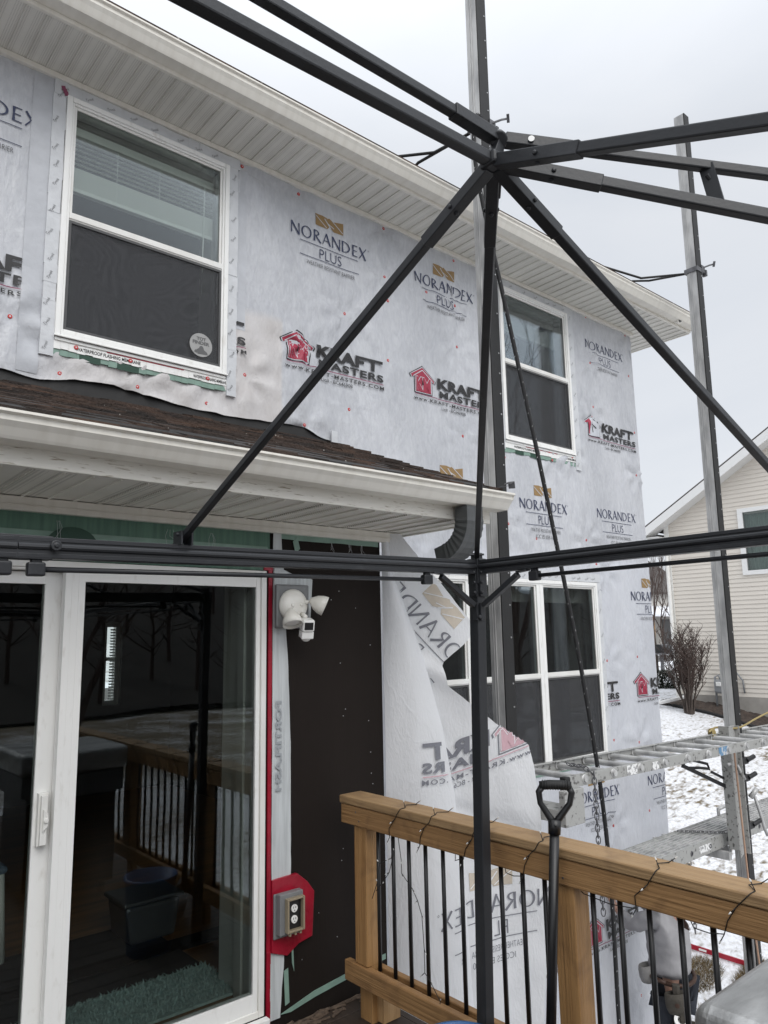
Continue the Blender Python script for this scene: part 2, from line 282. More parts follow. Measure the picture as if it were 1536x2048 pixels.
def ground_material():
    m = bpy.data.materials.new('thin snow on winter lawn'); m.use_nodes = True; N, K = nodes(m); b = N['Principled BSDF']; b.inputs['Roughness'].default_value = .8
    g = N.new('ShaderNodeNewGeometry')
    def nz(scale, st, det, dist=0):
        mp = N.new('ShaderNodeMapping'); mp.inputs['Scale'].default_value = st; mp.inputs['Rotation'].default_value = (0, 0, R(-25)); K(g.outputs['Position'], mp.inputs[0]); n = N.new('ShaderNodeTexNoise'); n.inputs['Scale'].default_value = scale; n.inputs['Detail'].default_value = det; n.inputs['Distortion'].default_value = dist; K(mp.outputs[0], n.inputs['Vector']); return n.outputs['Fac']
    a = nz(.42, (1, 1, 1), 4); c = nz(5.5, (1, 2.6, 1), 9, .4)
    ad = N.new('ShaderNodeMath'); ad.operation = 'MULTIPLY_ADD'; ad.inputs[1].default_value = .75; K(a, ad.inputs[0]); K(c, ad.inputs[2])
    sy = N.new('ShaderNodeSeparateXYZ'); K(g.outputs['Position'], sy.inputs[0]); my = N.new('ShaderNodeMapRange'); my.inputs[1].default_value = -11; my.inputs[2].default_value = -16; my.inputs[3].default_value = 0; my.inputs[4].default_value = -.20; K(sy.outputs['Y'], my.inputs[0]); ay = N.new('ShaderNodeMath'); K(ad.outputs[0], ay.inputs[0]); K(my.outputs[0], ay.inputs[1]); ad = ay
    r = N.new('ShaderNodeValToRGB'); r.color_ramp.elements[0].position = .66; r.color_ramp.elements[0].color = (.16, .125, .075, 1); r.color_ramp.elements[1].position = .87; r.color_ramp.elements[1].color = (.74, .755, .79, 1); K(ad.outputs[0], r.inputs[0])
    f = nz(18, (1, 1, 1), 5); rr = N.new('ShaderNodeValToRGB'); rr.color_ramp.elements[0].position = .3; rr.color_ramp.elements[0].color = (.72, .70, .66, 1); rr.color_ramp.elements[1].position = .6; rr.color_ramp.elements[1].color = (1, 1, 1, 1); K(f, rr.inputs[0])
    mx = N.new('ShaderNodeMixRGB'); mx.blend_type = 'MULTIPLY'; mx.inputs[0].default_value = 1; K(r.outputs[0], mx.inputs[1]); K(rr.outputs[0], mx.inputs[2]); K(mx.outputs[0], b.inputs['Base Color'])
    bp = N.new('ShaderNodeBump'); bp.inputs['Strength'].default_value = .6; bp.inputs['Distance'].default_value = .05; K(c, bp.inputs['Height']); K(bp.outputs[0], b.inputs['Normal']); return m
MAT['lawn'] = ground_material()

# ---------------------------------------------------------------- mesh builder
WL = {}     # world position of every object's origin
class MB:
    def __init__(s): s.v = []; s.f = []; s.m = []
    def add(s, vs, fs, m=0):
        o = len(s.v); s.v += [tuple(p) for p in vs]; s.f += [tuple(i+o for i in f) for f in fs]; s.m += [m]*len(fs); return s
    def box(s, x0, x1, y0, y1, z0, z1, m=0):
        return s.add([(x0, y0, z0), (x1, y0, z0), (x1, y1, z0), (x0, y1, z0), (x0, y0, z1), (x1, y0, z1), (x1, y1, z1), (x0, y1, z1)],
                     [(0, 3, 2, 1), (4, 5, 6, 7), (0, 1, 5, 4), (1, 2, 6, 5), (2, 3, 7, 6), (3, 0, 4, 7)], m)
    def obox(s, c, ax, ay, az, m=0):
        c, ax, ay, az = map(Vector, (c, ax, ay, az)); vs = []
        for k in (-1, 1):
            for i, j in ((-1, -1), (1, -1), (1, 1), (-1, 1)): vs.append(c+ax*i+ay*j+az*k)
        return s.add(vs, [(0, 3, 2, 1), (4, 5, 6, 7), (0, 1, 5, 4), (1, 2, 6, 5), (2, 3, 7, 6), (3, 0, 4, 7)], m)
    def bar(s, p, q, w, h, up=(0, 0, 1), m=0):
        p, q = Vector(p), Vector(q); d = (q-p); l = d.length; d.normalize(); u = Vector(up); a = d.cross(u)
        if a.length < 1e-4: a = d.cross(Vector((1, 0, 0)))
        a.normalize(); b = a.cross(d); return s.obox((p+q)/2, d*l/2, a*w/2, b*h/2, m)
    def tube(s, pts, r, n=8, m=0, cap=True):
        pts = [Vector(p) for p in pts]; rs = r if isinstance(r, (list, tuple)) else [r]*len(pts); vs = []; fs = []
        ref = None
        for i, p in enumerate(pts):
            d = (pts[min(i+1, len(pts)-1)]-pts[max(i-1, 0)])
            if d.length < 1e-9: d = Vector((0, 0, 1))
            d.normalize()
            if ref is None: ref = d.orthogonal().normalized()
            ref = (ref-d*ref.dot(d)); ref = ref.normalized() if ref.length > 1e-6 else d.orthogonal().normalized(); b = d.cross(ref)
            for k in range(n): t = 2*math.pi*k/n; vs.append(p+ref*(rs[i]*math.cos(t))+b*(rs[i]*math.sin(t)))
        for i in range(len(pts)-1):
            for k in range(n): k2 = (k+1) % n; fs.append((i*n+k, i*n+k2, (i+1)*n+k2, (i+1)*n+k))
        if cap: fs.append(tuple(reversed(range(n)))); fs.append(tuple(range((len(pts)-1)*n, len(pts)*n)))
        return s.add(vs, fs, m)
    def lathe(s, prof, o, axis, n=20, m=0):
        o = Vector(o); a = Vector(axis).normalized(); u = a.orthogonal().normalized(); b = a.cross(u); vs = []; fs = []
        for r, h in prof:
            for k in range(n): t = 2*math.pi*k/n; vs.append(o+a*h+u*(r*math.cos(t))+b*(r*math.sin(t)))
        for i in range(len(prof)-1):
            for k in range(n): k2 = (k+1) % n; fs.append((i*n+k, i*n+k2, (i+1)*n+k2, (i+1)*n+k))
        fs.append(tuple(reversed(range(n)))); fs.append(tuple(range((len(prof)-1)*n, len(prof)*n)))
        return s.add(vs, fs, m)
    def prism(s, poly, fn, a, b, m=0):
        n = len(poly); vs = [fn(u, v, a) for u, v in poly]+[fn(u, v, b) for u, v in poly]
        fs = [tuple(reversed(range(n))), tuple(range(n, 2*n))]+[(i, (i+1) % n, n+(i+1) % n, n+i) for i in range(n)]
        return s.add(vs, fs, m)
    def grid(s, us, vs_, fn, m=0, skip=None):
        P = [fn(u, v) for v in vs_ for u in us]; nu = len(us); fs = []
        for j in range(len(vs_)-1):
            for i in range(nu-1):
                if skip and skip((us[i]+us[i+1])/2, (vs_[j]+vs_[j+1])/2): continue
                fs.append((j*nu+i, j*nu+i+1, (j+1)*nu+i+1, (j+1)*nu+i))
        return s.add(P, fs, m)
    def build(s, name, mats, parent=None, smooth=False, bevel=0, o=None, auto=None):
        if parent is not None: base = WL[parent.name]
        elif o is not None: base = Vector(o)
        else:
            xs, ys, zs = zip(*s.v); base = Vector(((min(xs)+max(xs))/2, (min(ys)+max(ys))/2, min(zs)))
        me = bpy.data.meshes.new(name); me.from_pydata([tuple(Vector(p)-base) for p in s.v], [], s.f)
        ms = mats if isinstance(mats, (list, tuple)) else [mats]
        for k in ms: me.materials.append(MAT[k] if isinstance(k, str) else k)
        if len(ms) > 1: me.polygons.foreach_set('material_index', s.m)
        bm = bmesh.new(); bm.from_mesh(me); bmesh.ops.recalc_face_normals(bm, faces=bm.faces); bm.to_mesh(me); bm.free()
        if smooth: me.polygons.foreach_set('use_smooth', [True]*len(me.polygons))
        ob = bpy.data.objects.new(name, me); COL.objects.link(ob); WL[ob.name] = base
        if parent is not None: ob.parent = parent
        else: ob.location = base
        if bevel:
            b = ob.modifiers.new('bevel', 'BEVEL'); b.width = bevel; b.segments = 2; b.limit_method = 'ANGLE'; b.angle_limit = R(40)
        return ob
def thing(name, label, cat, loc, group=None):
    o = bpy.data.objects.new(name, None); COL.objects.link(o); o.location = loc; o.empty_display_size = .1; WL[o.name] = Vector(loc)
    return tag(o, label, cat, group)
def tag(o, label, cat=None, group=None, kind=None):
    if label: o['label'] = label
    if cat: o['category'] = cat
    if group: o['group'] = group
    if kind: o['kind'] = kind
    return o
def copy_part(src, parent, off):
    c = src.copy(); COL.objects.link(c); c.parent = parent; c.location = Vector(src.location)+Vector(off); WL[c.name] = WL[src.name]+Vector(off); return c
def lerp(a, b, t): return a+(b-a)*t
def frange(a, b, st):
    n = max(1, int(math.ceil((b-a)/st-1e-6))); return [a+(b-a)*i/n for i in range(n+1)]
# ---------------------------------------------------------------- lettering (flat triangles in 2-D)
_tc = {}
def text2d(body, bold=0.0, shear=0.0, space=1.0):
    """triangles of a line of text, scaled so that its bounding box is 1 x 1: returns (tris, aspect)"""
    key = (body, bold, shear, space)
    if key in _tc: return _tc[key]
    c = bpy.data.curves.new('lettering', 'FONT'); c.body = body; c.resolution_u = 3; c.offset = bold; c.shear = shear; c.space_character = space; c.fill_mode = 'FRONT'
    ob = bpy.data.objects.new('lettering', c); COL.objects.link(ob)
    dg = bpy.context.evaluated_depsgraph_get(); dg.update(); ev = ob.evaluated_get(dg); me = ev.to_mesh()
    me.calc_loop_triangles(); vs = [(v.co.x, v.co.y) for v in me.vertices]; T = [[vs[i] for i in t.vertices] for t in me.loop_triangles]
    ev.to_mesh_clear(); bpy.data.objects.remove(ob); bpy.data.curves.remove(c)
    xs = [p[0] for t in T for p in t]; ys = [p[1] for t in T for p in t]; x0, x1, y0, y1 = min(xs), max(xs), min(ys), max(ys)
    T = [[((p[0]-x0)/(x1-x0), (p[1]-y0)/(y1-y0)) for p in t] for t in T]
    _tc[key] = (T, (x1-x0)/(y1-y0)); return _tc[key]
def put(body, x, z, wd, h, **k):
    T, a = text2d(body, **k); return [[(x+p[0]*wd, z+p[1]*h) for p in t] for t in T]
def poly(pts):
    """fan of a convex polygon"""
    return [[pts[0], pts[i], pts[i+1]] for i in range(1, len(pts)-1)]
def line(a, b, wd):
    dx, dz = b[0]-a[0], b[1]-a[1]; l = math.hypot(dx, dz); nx, nz = -dz/l*wd/2, dx/l*wd/2
    return poly([(a[0]+nx, a[1]+nz), (a[0]-nx, a[1]-nz), (b[0]-nx, b[1]-nz), (b[0]+nx, b[1]+nz)])
def taper(a, b, wa, wb):
    dx, dz = b[0]-a[0], b[1]-a[1]; l = math.hypot(dx, dz); nx, nz = -dz/l/2, dx/l/2
    return poly([(a[0]+nx*wa, a[1]+nz*wa), (a[0]-nx*wa, a[1]-nz*wa), (b[0]-nx*wb, b[1]-nz*wb), (b[0]+nx*wb, b[1]+nz*wb)])
def bowl(cx, cy, rx, ry, thx, thy, a0=0, a1=360, n=22):
    T = []
    for i in range(n):
        t0, t1 = R(a0+(a1-a0)*i/n), R(a0+(a1-a0)*(i+1)/n)
        q = [(cx+rx*math.cos(t0), cy+ry*math.sin(t0)), (cx+rx*math.cos(t1), cy+ry*math.sin(t1)), (cx+(rx-thx)*math.cos(t1), cy+(ry-thy)*math.sin(t1)), (cx+(rx-thx)*math.cos(t0), cy+(ry-thy)*math.sin(t0))]
        T += poly(q)
    return T
def vst(x, w0=.145, w1=.11):      # flared upright of a humanist letter
    return taper((x, 0), (x, .5), w0*1.15, w1)+taper((x, .5), (x, 1), w1, w0*1.15)
GL = {'N': (.86, lambda: vst(.10, .10, .085)+vst(.78, .10, .085)+taper((.09, 1.0), (.79, -.02), .15, .13)),
      'O': (1.0, lambda: bowl(.48, .5, .46, .52, .13, .07)),
      'R': (.70, lambda: vst(.10)+bowl(.16, .745, .38, .255, .13, .065, -90, 90, 14)+taper((.14, .97), (.18, .97), .06, .06)+taper((.22, .49), (.68, -.03), .12, .15)+line((.1, .52), (.2, .52), .06)),
      'A': (.80, lambda: taper((.05, -.01), (.41, 1.02), .075, .085)+taper((.39, 1.02), (.76, -.01), .14, .15)+line((.2, .34), (.6, .34), .065)),
      'D': (.90, lambda: vst(.10)+bowl(.16, .5, .66, .50, .135, .065, -90, 90, 18)+line((.1, .033), (.2, .033), .066)+line((.1, .967), (.2, .967), .066)),
      'E': (.58, lambda: vst(.10)+line((.1, .036), (.55, .036), .075)+line((.1, .51), (.48, .51), .07)+line((.1, .964), (.53, .964), .075)),
      'X': (.76, lambda: taper((.06, 1.0), (.72, -.02), .135, .15)+taper((.70, 1.01), (.05, -.01), .075, .085))}
def word(body, x, z, wd, h):
    tot = sum(GL[c][0]+.10 for c in body)-.10; k = wd/tot; cx = 0; T = []
    for c in body:
        for t in GL[c][1](): T.append([(x+(cx+p[0])*k, z+p[1]*h) for p in t])
        cx += GL[c][0]+.10
    return T
# the two repeating prints of the wrap; x from the left end of the word / the little house, z from the baselines
def print_n(icc=False, mark=True):
    P = []
    if mark:
        x0, x1, z0, z1 = .212, .462, .125, .222; f = lambda u, v: (lerp(x0, x1, u), lerp(z0, z1, v))
        P.append(('gold', poly([f(0, .03), f(.42, .03), f(.5, .28), f(.36, .78), f(.26, 1), f(0, .96)])+poly([f(.36, .78), f(.5, .28), f(.66, .0), f(.8, .42), f(.62, .80), f(.5, .98)])+poly([f(.26, 1), f(.36, .78), f(.44, .92)])+poly([f(.66, 0), f(1, .05), f(1, 1), f(.62, .80), f(.8, .42)])))
        P.append(('wrapline', line(f(.0, .82), f(.40, .10), .006)+line(f(.33, .80), f(.55, .16), .008)+line(f(.60, .84), f(.98, .16), .006)+line(f(.42, .52), f(.66, .26), .006)))
    P.append(('navy', word('NORANDEX', 0, 0, .672, .086)+bowl(.687, .078, .006, .006, .002, .002, n=8)+put('PLUS', .246, -.121, .196, .074, bold=-.012)
              + line((.08, -.030), (.592, -.030), .0045)+line((.08, -.134), (.596, -.134), .0045)))
    P.append(('ink', put('WEATHER RESISTANT BARRIER', .136, -.193, .42, .031, bold=-.012)+(put('ICC ES ESR-1602', .21, -.247, .285, .031, bold=-.012) if icc else [])))
    return P
def house_outline(d=0.0):
    # arrow-shaped house, shrunk by d
    return [(.008+d*1.5, .196), (.148, .284-d*1.3), (.292-d*1.5, .178), (.285-d*1.4, .155+d*.4), (.252-d, .178-d*.3), (.252-d, .055+d), (.062+d, .055+d), (.062+d, .195-d*.3), (.022+d*1.2, .170+d*.4)]
def ear(pts):
    bm = bmesh.new(); vs = [bm.verts.new((p[0], p[1], 0)) for p in pts]; f = bm.faces.new(vs); bmesh.ops.triangulate(bm, faces=[f])
    T = [[(v.co.x, v.co.y) for v in f.verts] for f in bm.faces]; bm.free(); return T
def print_k(bare=False):
    P = [('ink', ear(house_outline(0))), ('wrapline', ear(house_outline(.007)))]
    if bare: P += [('red', poly([(.026, .190), (.10, .238), (.10, .205), (.066, .190), (.048, .180)])+poly([(.066, .19), (.10, .205), (.10, .075), (.075, .075)])), ('ink', line((.14, .20), (.19, .14), .010)+line((.17, .235), (.21, .20), .008)+line((.155, .10), (.155, .16), .008))]
    else:
        P += [('red', ear(house_outline(.013))),
              ('wrapline', put('K', .082, .074, .080, .118, bold=.055)+put('M', .146, .074, .092, .118, bold=.045)+line((.05, .183), (.148, .247), .007)+line((.148, .247), (.258, .168), .007)),
              ('red', put('K', .085, .071, .073, .116, bold=.03)+put('M', .152, .071, .080, .116, bold=.02)),
              ('ink', poly([(.141, .128), (.150, .180), (.158, .128)]))]
    kx = .305
    P.append(('ink', put('KRAF', kx, .126, .415, .090, bold=.045, space=1.02)+line((.700, .206), (.893, .206), .020)+line((.800, .126), (.800, .206), .032)
              + put('MASTERS', .325, .058, .575, .056, bold=.035, space=1.12)+put('www.KRAFT-MASTERS.COM', .048, 0, .855, .027, bold=.018, space=1.25)+put('Lic# - BC646908', .342, -.043, .27, .029, bold=.004)))
    P.append(('plum', line((.062, .046), (.295, .046), .006)+line((.295, .042), (.898, .042), .006)))
    return P
def refine(T, mx_=.045):
    out = []; st = list(T)
    while st:
        a, b, c = st.pop(); e = [(math.dist(a, b), 0), (math.dist(b, c), 1), (math.dist(c, a), 2)]; l, i = max(e)
        if l <= mx_: out.append([a, b, c]); continue
        p, q, r_ = ((a, b, c), (b, c, a), (c, a, b))[i]; m_ = ((p[0]+q[0])/2, (p[1]+q[1])/2); st += [[p, m_, r_], [m_, q, r_]]
    return out
LAYER = {'gold': 0, 'ink': 0, 'navy': 0, 'plum': 1, 'wrapline': 1, 'red': 2}
MAT['wrapline'] = M('unprinted gap', (.55, .57, .61), .45, var=.1, vs=20)
def draw_print(name, P, fn, parent, keep=None, remap=None, xf=None, fine=.020):
    """fn(x, z, lift) -> point on the sheet; xf maps print coordinates to sheet coordinates"""
    mb = MB(); mats = []; order = 0
    for mat, T in P:
        k = (remap or {}).get(mat, mat)
        if k is None: continue
        if k not in mats: mats.append(k)
        order += 1
        if xf: T = [[xf(*p) for p in t] for t in T]
        for t in refine(T, fine):
            c = (sum(p[0] for p in t)/3, sum(p[1] for p in t)/3)
            if keep and not keep(*c): continue
            mb.add([fn(p[0], p[1], .0016+.0013*order) for p in t], [(0, 1, 2)], mats.index(k))
    if not mb.f: return None
    return mb.build(name, mats, parent)
# ---------------------------------------------------------------- ground, street, hillside
def gz(x, y):
    z = -3.65+.065*(x-7.85)+.248*(y-4.3)
    t = 1/(1+math.exp(-(z+1.9)*3.2)); z = z*(1-t)+(-1.78)*t
    lo = -3.75
    if z < lo: z = lo+ (z-lo)*.03
    return z+.05*noise.noise((x*.35, y*.35, 0))
def axis_pts(a, b, near0, near1, fine, coarse):
    p = frange(near0, near1, fine); q = near0
    st = fine
    while q > a: st *= coarse; q -= st; p.insert(0, max(q, a))
    q = near1; st = fine
    while q < b: st *= coarse; q += st; p.append(min(q, b))
    return p
g = MB(); gx = axis_pts(-400, 600, -6, 26, .5, 1.25); gy = axis_pts(-300, 600, -8, 16, .5, 1.25)
g.grid(gx, gy, lambda x, y: (x, y, gz(x, y)))
tag(g.build('ground', 'lawn', smooth=True), None, kind='structure')
# street in front of the houses, with a pale kerb of pushed snow
s = MB(); sx = frange(-60, 160, 4)
s.grid(sx, [21.5, 23.5, 25.5, 27.5, 29.0], lambda x, y: (x, y, gz(x, y)+.06)); tag(s.build('street', 'asphalt', smooth=True), None, kind='structure')
s = MB(); s.grid(sx, [20.6, 21.0, 21.4, 21.7], lambda x, y: (x, y, gz(x, y)+(.16 if 20.8 < y < 21.6 else .02)+.04*noise.noise((x*.8, y, 3)))); s.grid(sx, [28.8, 29.2, 29.8, 30.4], lambda x, y: (x, y, gz(x, y)+(.2 if 29 < y < 30 else .03)+.05*noise.noise((x*.8, y, 5)))); tag(s.build('snow_bank', 'snow', smooth=True), None, kind='structure')
# wooded rise added out of view behind the yard to darken the pane reflections
h = MB(); h.grid(frange(-120, 160, 6), [-95, -70, -55, -42, -34], lambda x, y: (x, y, -3.8+max(0, (-34-y)/22)*5.2*(1+.25*noise.noise((x*.05, y*.05, 1)))+.6*noise.noise((x*.4, y*.3, 2)))); tag(h.build('added_hill', 'added_hill', smooth=True), None, kind='structure')

# ---------------------------------------------------------------- trees
def tree_meshes(base, h, seed, n0=3, spread=.5, r0=.12, levels=4, lean=(0, 0)):
    rnd = random.Random(seed); tr = MB(); br = MB(); base = Vector(base)
    pts = [base-Vector((0, 0, .15))]; d = Vector((lean[0], lean[1], 1)).normalized(); p = base.copy()
    hh = h*.32
    for i in range(4): p = p+d*hh/4; pts.append(p.copy()); d = (d+Vector((rnd.uniform(-.06, .06), rnd.uniform(-.06, .06), .02))).normalized()
    tr.tube(pts, [r0*(1.25-.45*i/4) for i in range(5)], 8)
    def grow(p, d, l, r, lv):
        pts = [p.copy()]; q = p.copy(); dd = d.copy()
        for i in range(3):
            dd = (dd+Vector((rnd.uniform(-.16, .16), rnd.uniform(-.16, .16), .05))).normalized(); q = q+dd*l/3; pts.append(q.copy())
        br.tube(pts, [r, r*.85, r*.7, r*.5], 5 if lv < 2 else 3, cap=False)
        if lv >= levels: return
        for k in range(rnd.choice((2, 3, 3))):
            a = rnd.uniform(0, 6.28); s_ = spread*rnd.uniform(.6, 1.2); side = Vector((math.cos(a), math.sin(a), 0)); nd = (dd+side*s_+Vector((0, 0, .08))).normalized()
            t = rnd.uniform(.35, 1); st = pts[0].lerp(pts[-1], t) if k else pts[-1]
            grow(st, nd, l*rnd.uniform(.6, .82), r*.55, lv+1)
    for k in range(n0):
        a = 6.28*k/n0+rnd.uniform(-.4, .4); side = Vector((math.cos(a), math.sin(a), 0)); grow(pts[-1] if k else pts[3], (d+side*spread*.8).normalized(), h*.30, r0*.62, 1)
    grow(p, d, h*.30, r0*.75, 1)
    return tr, br
def bare_tree(label, base, h, seed, group=None, **k):
    base = Vector((base[0], base[1], gz(*base))); t = thing('bare_tree', label, 'tree', base, group); tr, br = tree_meshes(base, h, seed, **k)
    tr.build('trunk', 'bark', t, smooth=True); br.build('crown', 'barkdark', t); return t
# a far-off wood on the rise, one mass
wd = MB(); rnd = random.Random(5)
for i in range(90):
    x = rnd.uniform(-70, 110); y = rnd.uniform(-60, -33); z = -3.8+max(0, (-34-y)/22)*5.2; hh = rnd.uniform(5, 9); wd.tube([(x, y, z-.3), (x+rnd.uniform(-.3, .3), y, z+hh*.5), (x+rnd.uniform(-.5, .5), y, z+hh)], [.16, .11, .03], 4, cap=False)
    for k in range(26):
        t = rnd.uniform(.15, .95); a = rnd.uniform(0, 6.28); l = rnd.uniform(.8, 2.6)*(1.1-t*.6); p = Vector((x, y, z+hh*t)); q = p+Vector((math.cos(a)*l, math.sin(a)*l, l*rnd.uniform(.2, 1)))
        wd.tube([p, p.lerp(q, .5)+Vector((0, 0, -.1)), q], [.05, .035, .012], 3, cap=False)
tag(wd.build('wood', 'barkdark'), 'mass of bare brown trees on the far rise beyond the yard', 'wood', kind='stuff')
for i, (x, y, hh, sd, lb) in enumerate(((17.5, -6.5, 12, 3, 'tall bare tree with the widest crown standing in the yard behind the deck'), (5.5, -10.5, 7, 8, 'short bare tree standing in the yard straight out from the patio door'), (23, -11, 13, 12, 'tallest bare tree at the far side of the yard behind the deck'))):
    bare_tree(lb, (x, y), hh, sd, 'bare trees in the yard', r0=.16, levels=5, spread=.6)

# dead grass showing through the snow beside the person and along the house
gr = MB(); rnd = random.Random(11)
def tuft(cx, cy, n, rad, hh=.07):
    for k in range(n):
        a = rnd.uniform(0, 6.28); r_ = rad*math.sqrt(rnd.random()); x = cx+r_*math.cos(a)*1.2; y = cy+r_*math.sin(a)*.6; z = gz(x, y); b = rnd.uniform(0, 6.28); l = rnd.uniform(.4, 1.2)*hh; w_ = .004
        dx, dy = math.cos(b), math.sin(b); gr.add([(x-dy*w_, y+dx*w_, z-.01), (x+dy*w_, y-dx*w_, z-.01), (x+dx*l*.9, y+dy*l*.9, z+l*.7)], [(0, 1, 2)])
for cx, cy, n, rad in ((8.05, 4.42, 2600, .33), (7.65, 4.0, 2200, .26), (8.45, 4.05, 1500, .2), (7.35, 3.75, 1800, .25), (8.75, 4.12, 1200, .16), (8.3, 3.7, 900, .18)): tuft(cx, cy, n, rad)
tag(gr.build('dead_grass', 'grass'), 'patches of matted dead grass showing through thin snow beside the house', 'grass', kind='stuff')

# ---------------------------------------------------------------- neighbouring house
NX = 18.0; ny0, ny1 = -3.2, 9.75; zg = -1.55; ez = 2.72; rdg = 3.275; rz = ez+(ny1-rdg)*.585
n = thing('neighbour_house', 'cream vinyl sided house with a white trimmed gable facing the scaffold', 'house', (NX+4.5, 3.3, -2.2))
mb = MB(); y = None
zc = zg; first = True
def gable_y(z):  # half-extent of the gable at height z
    return (ny0, ny1) if z <= ez else (rdg-(rz-z)/.585, rdg+(rz-z)/.585)
z = zg
while z < rz-.06:
    z2 = min(z+.102, rz-.02); (a0, b0), (a1, b1) = gable_y(z), gable_y(z2)
    def strip(p0, q0, p1, q1):
        mb.add([(NX-.020, p0, z), (NX-.020, q0, z), (NX-.004, q1, z2), (NX-.004, p1, z2), (NX+.0, p0, z), (NX+.0, q0, z)], [(0, 1, 2, 3), (0, 1, 5, 4)])
    holes = [(6.30, 7.80)] if 1.33 < (z+z2)/2 < 2.80 else []
    if holes: strip(a0, 6.30, a1, 6.30); strip(7.80, b0, 7.80, b1)
    else: strip(a0, b0, a1, b1)
    z = z2
MAT['siding'] = M('cream vinyl siding', (.67, .625, .56), .5, var=.05, vs=1.5)
mb.build('siding', 'siding', n)
mb = MB(); mb.box(NX+.03, NX+9, ny0+.03, ny1-.03, zg, 1.30); mb.box(NX+.35, NX+9, ny0+.03, ny1-.03, 1.30, 2.72)
mb.prism([(ny0+.05, ez), (ny1-.05, ez), (rdg, rz-.05)], lambda u, v, w_: (w_, u, v), NX+.03, NX+9); mb.build('wall', 'farwall', n)
mb = MB(); mb.box(NX-.03, NX+9, ny0-.02, ny1+.02, -3.2, zg-.003); mb.build('foundation', 'foundation', n)
mb = MB()
for sgn in (1, -1):
    ye = rdg+sgn*(ny1-rdg+.42); zef = rz-.585*(ny1-rdg+.42)
    mb.add([(NX-.42, rdg, rz+.16), (NX+9.4, rdg, rz+.16), (NX+9.4, ye, zef+.16), (NX-.42, ye, zef+.16), (NX-.42, rdg, rz+.11), (NX+9.4, rdg, rz+.11), (NX+9.4, ye, zef+.11), (NX-.42, ye, zef+.11)], [(0, 1, 2, 3), (4, 7, 6, 5), (0, 3, 7, 4), (3, 2, 6, 7), (1, 5, 6, 2)])
mb.build('roof', 'shingle_far', n)
mb = MB()
for sgn in (1, -1):
    ye = rdg+sgn*(ny1-rdg+.42); zef = rz-.585*(ny1-rdg+.42)
    mb.add([(NX-.43, rdg, rz+.115), (NX-.43, ye, zef+.115), (NX-.43, ye, zef-.10), (NX-.43, rdg, rz-.12), (NX-.40, rdg, rz+.115), (NX-.40, ye, zef+.115), (NX-.40, ye, zef-.10), (NX-.40, rdg, rz-.12)], [(0, 1, 2, 3), (4, 7, 6, 5), (0, 4, 5, 1), (3, 2, 6, 7), (1, 5, 6, 2)])
mb.build('rake_board', 'fartrim', n)
mb = MB()
for sgn in (1, -1):
    ye = rdg+sgn*(ny1-rdg+.42); zef = rz-.585*(ny1-rdg+.42)
    mb.add([(NX-.40, rdg, rz-.10), (NX-.40, ye, zef-.085), (NX+.01, ye, zef-.085), (NX+.01, rdg, rz-.10)], [(0, 1, 2, 3)]); mb.box(NX-.40, NX+9, min(ye, ye-sgn*.42), max(ye, ye-sgn*.42), zef-.10, zef-.088)
mb.build('soffit', 'fartrim', n)
mb = MB(); mb.box(NX-.032, NX+.02, ny1-.10, ny1+.03, zg, ez); mb.build('corner_post', 'vinyl', n)
mb = MB(); zef = rz-.585*(ny1-rdg+.42); mb.box(NX-.46, NX+9.2, ny1+.42, ny1+.54, zef-.06, zef+.07); mb.build('gutter', 'fartrim', n)
mb = MB(); mb.tube([(NX-.30, ny1+.46, zef-.05), (NX-.30, ny1+.44, zef-.22), (NX-.14, ny1+.10, zef-.40), (NX-.09, ny1-.03, zef-.52), (NX-.09, ny1-.03, zg-.25), (NX-.16, ny1+.05, zg-.40), (NX-.8, ny1-.35, zg-.62)], .048, 8); mb.build('downspout', 'vinyl', n, smooth=True)
wn = MB(); wn.box(NX-.05, NX+.03, 7.74, 7.86, 1.27, 2.86); wn.box(NX-.05, NX+.03, 6.24, 6.36, 1.27, 2.86); wn.box(NX-.05, NX+.03, 6.36, 7.74, 1.27, 1.37); wn.box(NX-.05, NX+.03, 6.36, 7.74, 2.76, 2.86); wf = wn.build('window', 'fartrim', n)
p = MB(); p.box(NX-.02, NX-.012, 6.36, 7.74, 1.37, 2.76); p.build('pane', 'pane', wf)
p = MB(); p.grid(frange(6.3, 7.8, .02), [1.32, 2.80], lambda u, v: (NX+.12+.03*math.sin(u*55), u, v)); p.build('curtain', 'curtain', wf, smooth=True)
# gas meter
gm = thing('gas_meter', 'small grey gas meter on a pipe against the cream neighbour house', 'gas meter', (NX-.22, 8.55, gz(NX-.22, 8.55)))
zb = -1.52; mb = MB(); mb.obox((NX-.22, 8.52, zb+.20), (.10, 0, 0), (0, .17, 0), (0, 0, .16)); mb.build('body', 'greymeter', gm, bevel=.05)
mb = MB(); mb.obox((NX-.33, 8.56, zb+.26), (.012, 0, 0), (0, .06, 0), (0, 0, .05)); mb.build('dial', 'whiteplastic', gm, bevel=.01)
mb = MB(); mb.tube([(NX-.22, 8.68, gz(NX-.22, 8.68)-.1), (NX-.22, 8.68, zb+.42), (NX-.2, 8.6, zb+.46), (NX-.2, 8.56, zb+.36)], .026, 8); mb.tube([(NX-.2, 8.42, zb+.35), (NX-.2, 8.40, zb+.52), (NX-.12, 8.22, zb+.55), (NX-.06, 8.1, zb+.35), (NX-.06, 8.08, zb+.05)], .02, 8); mb.build('pipe', 'greymeter', gm, smooth=True)
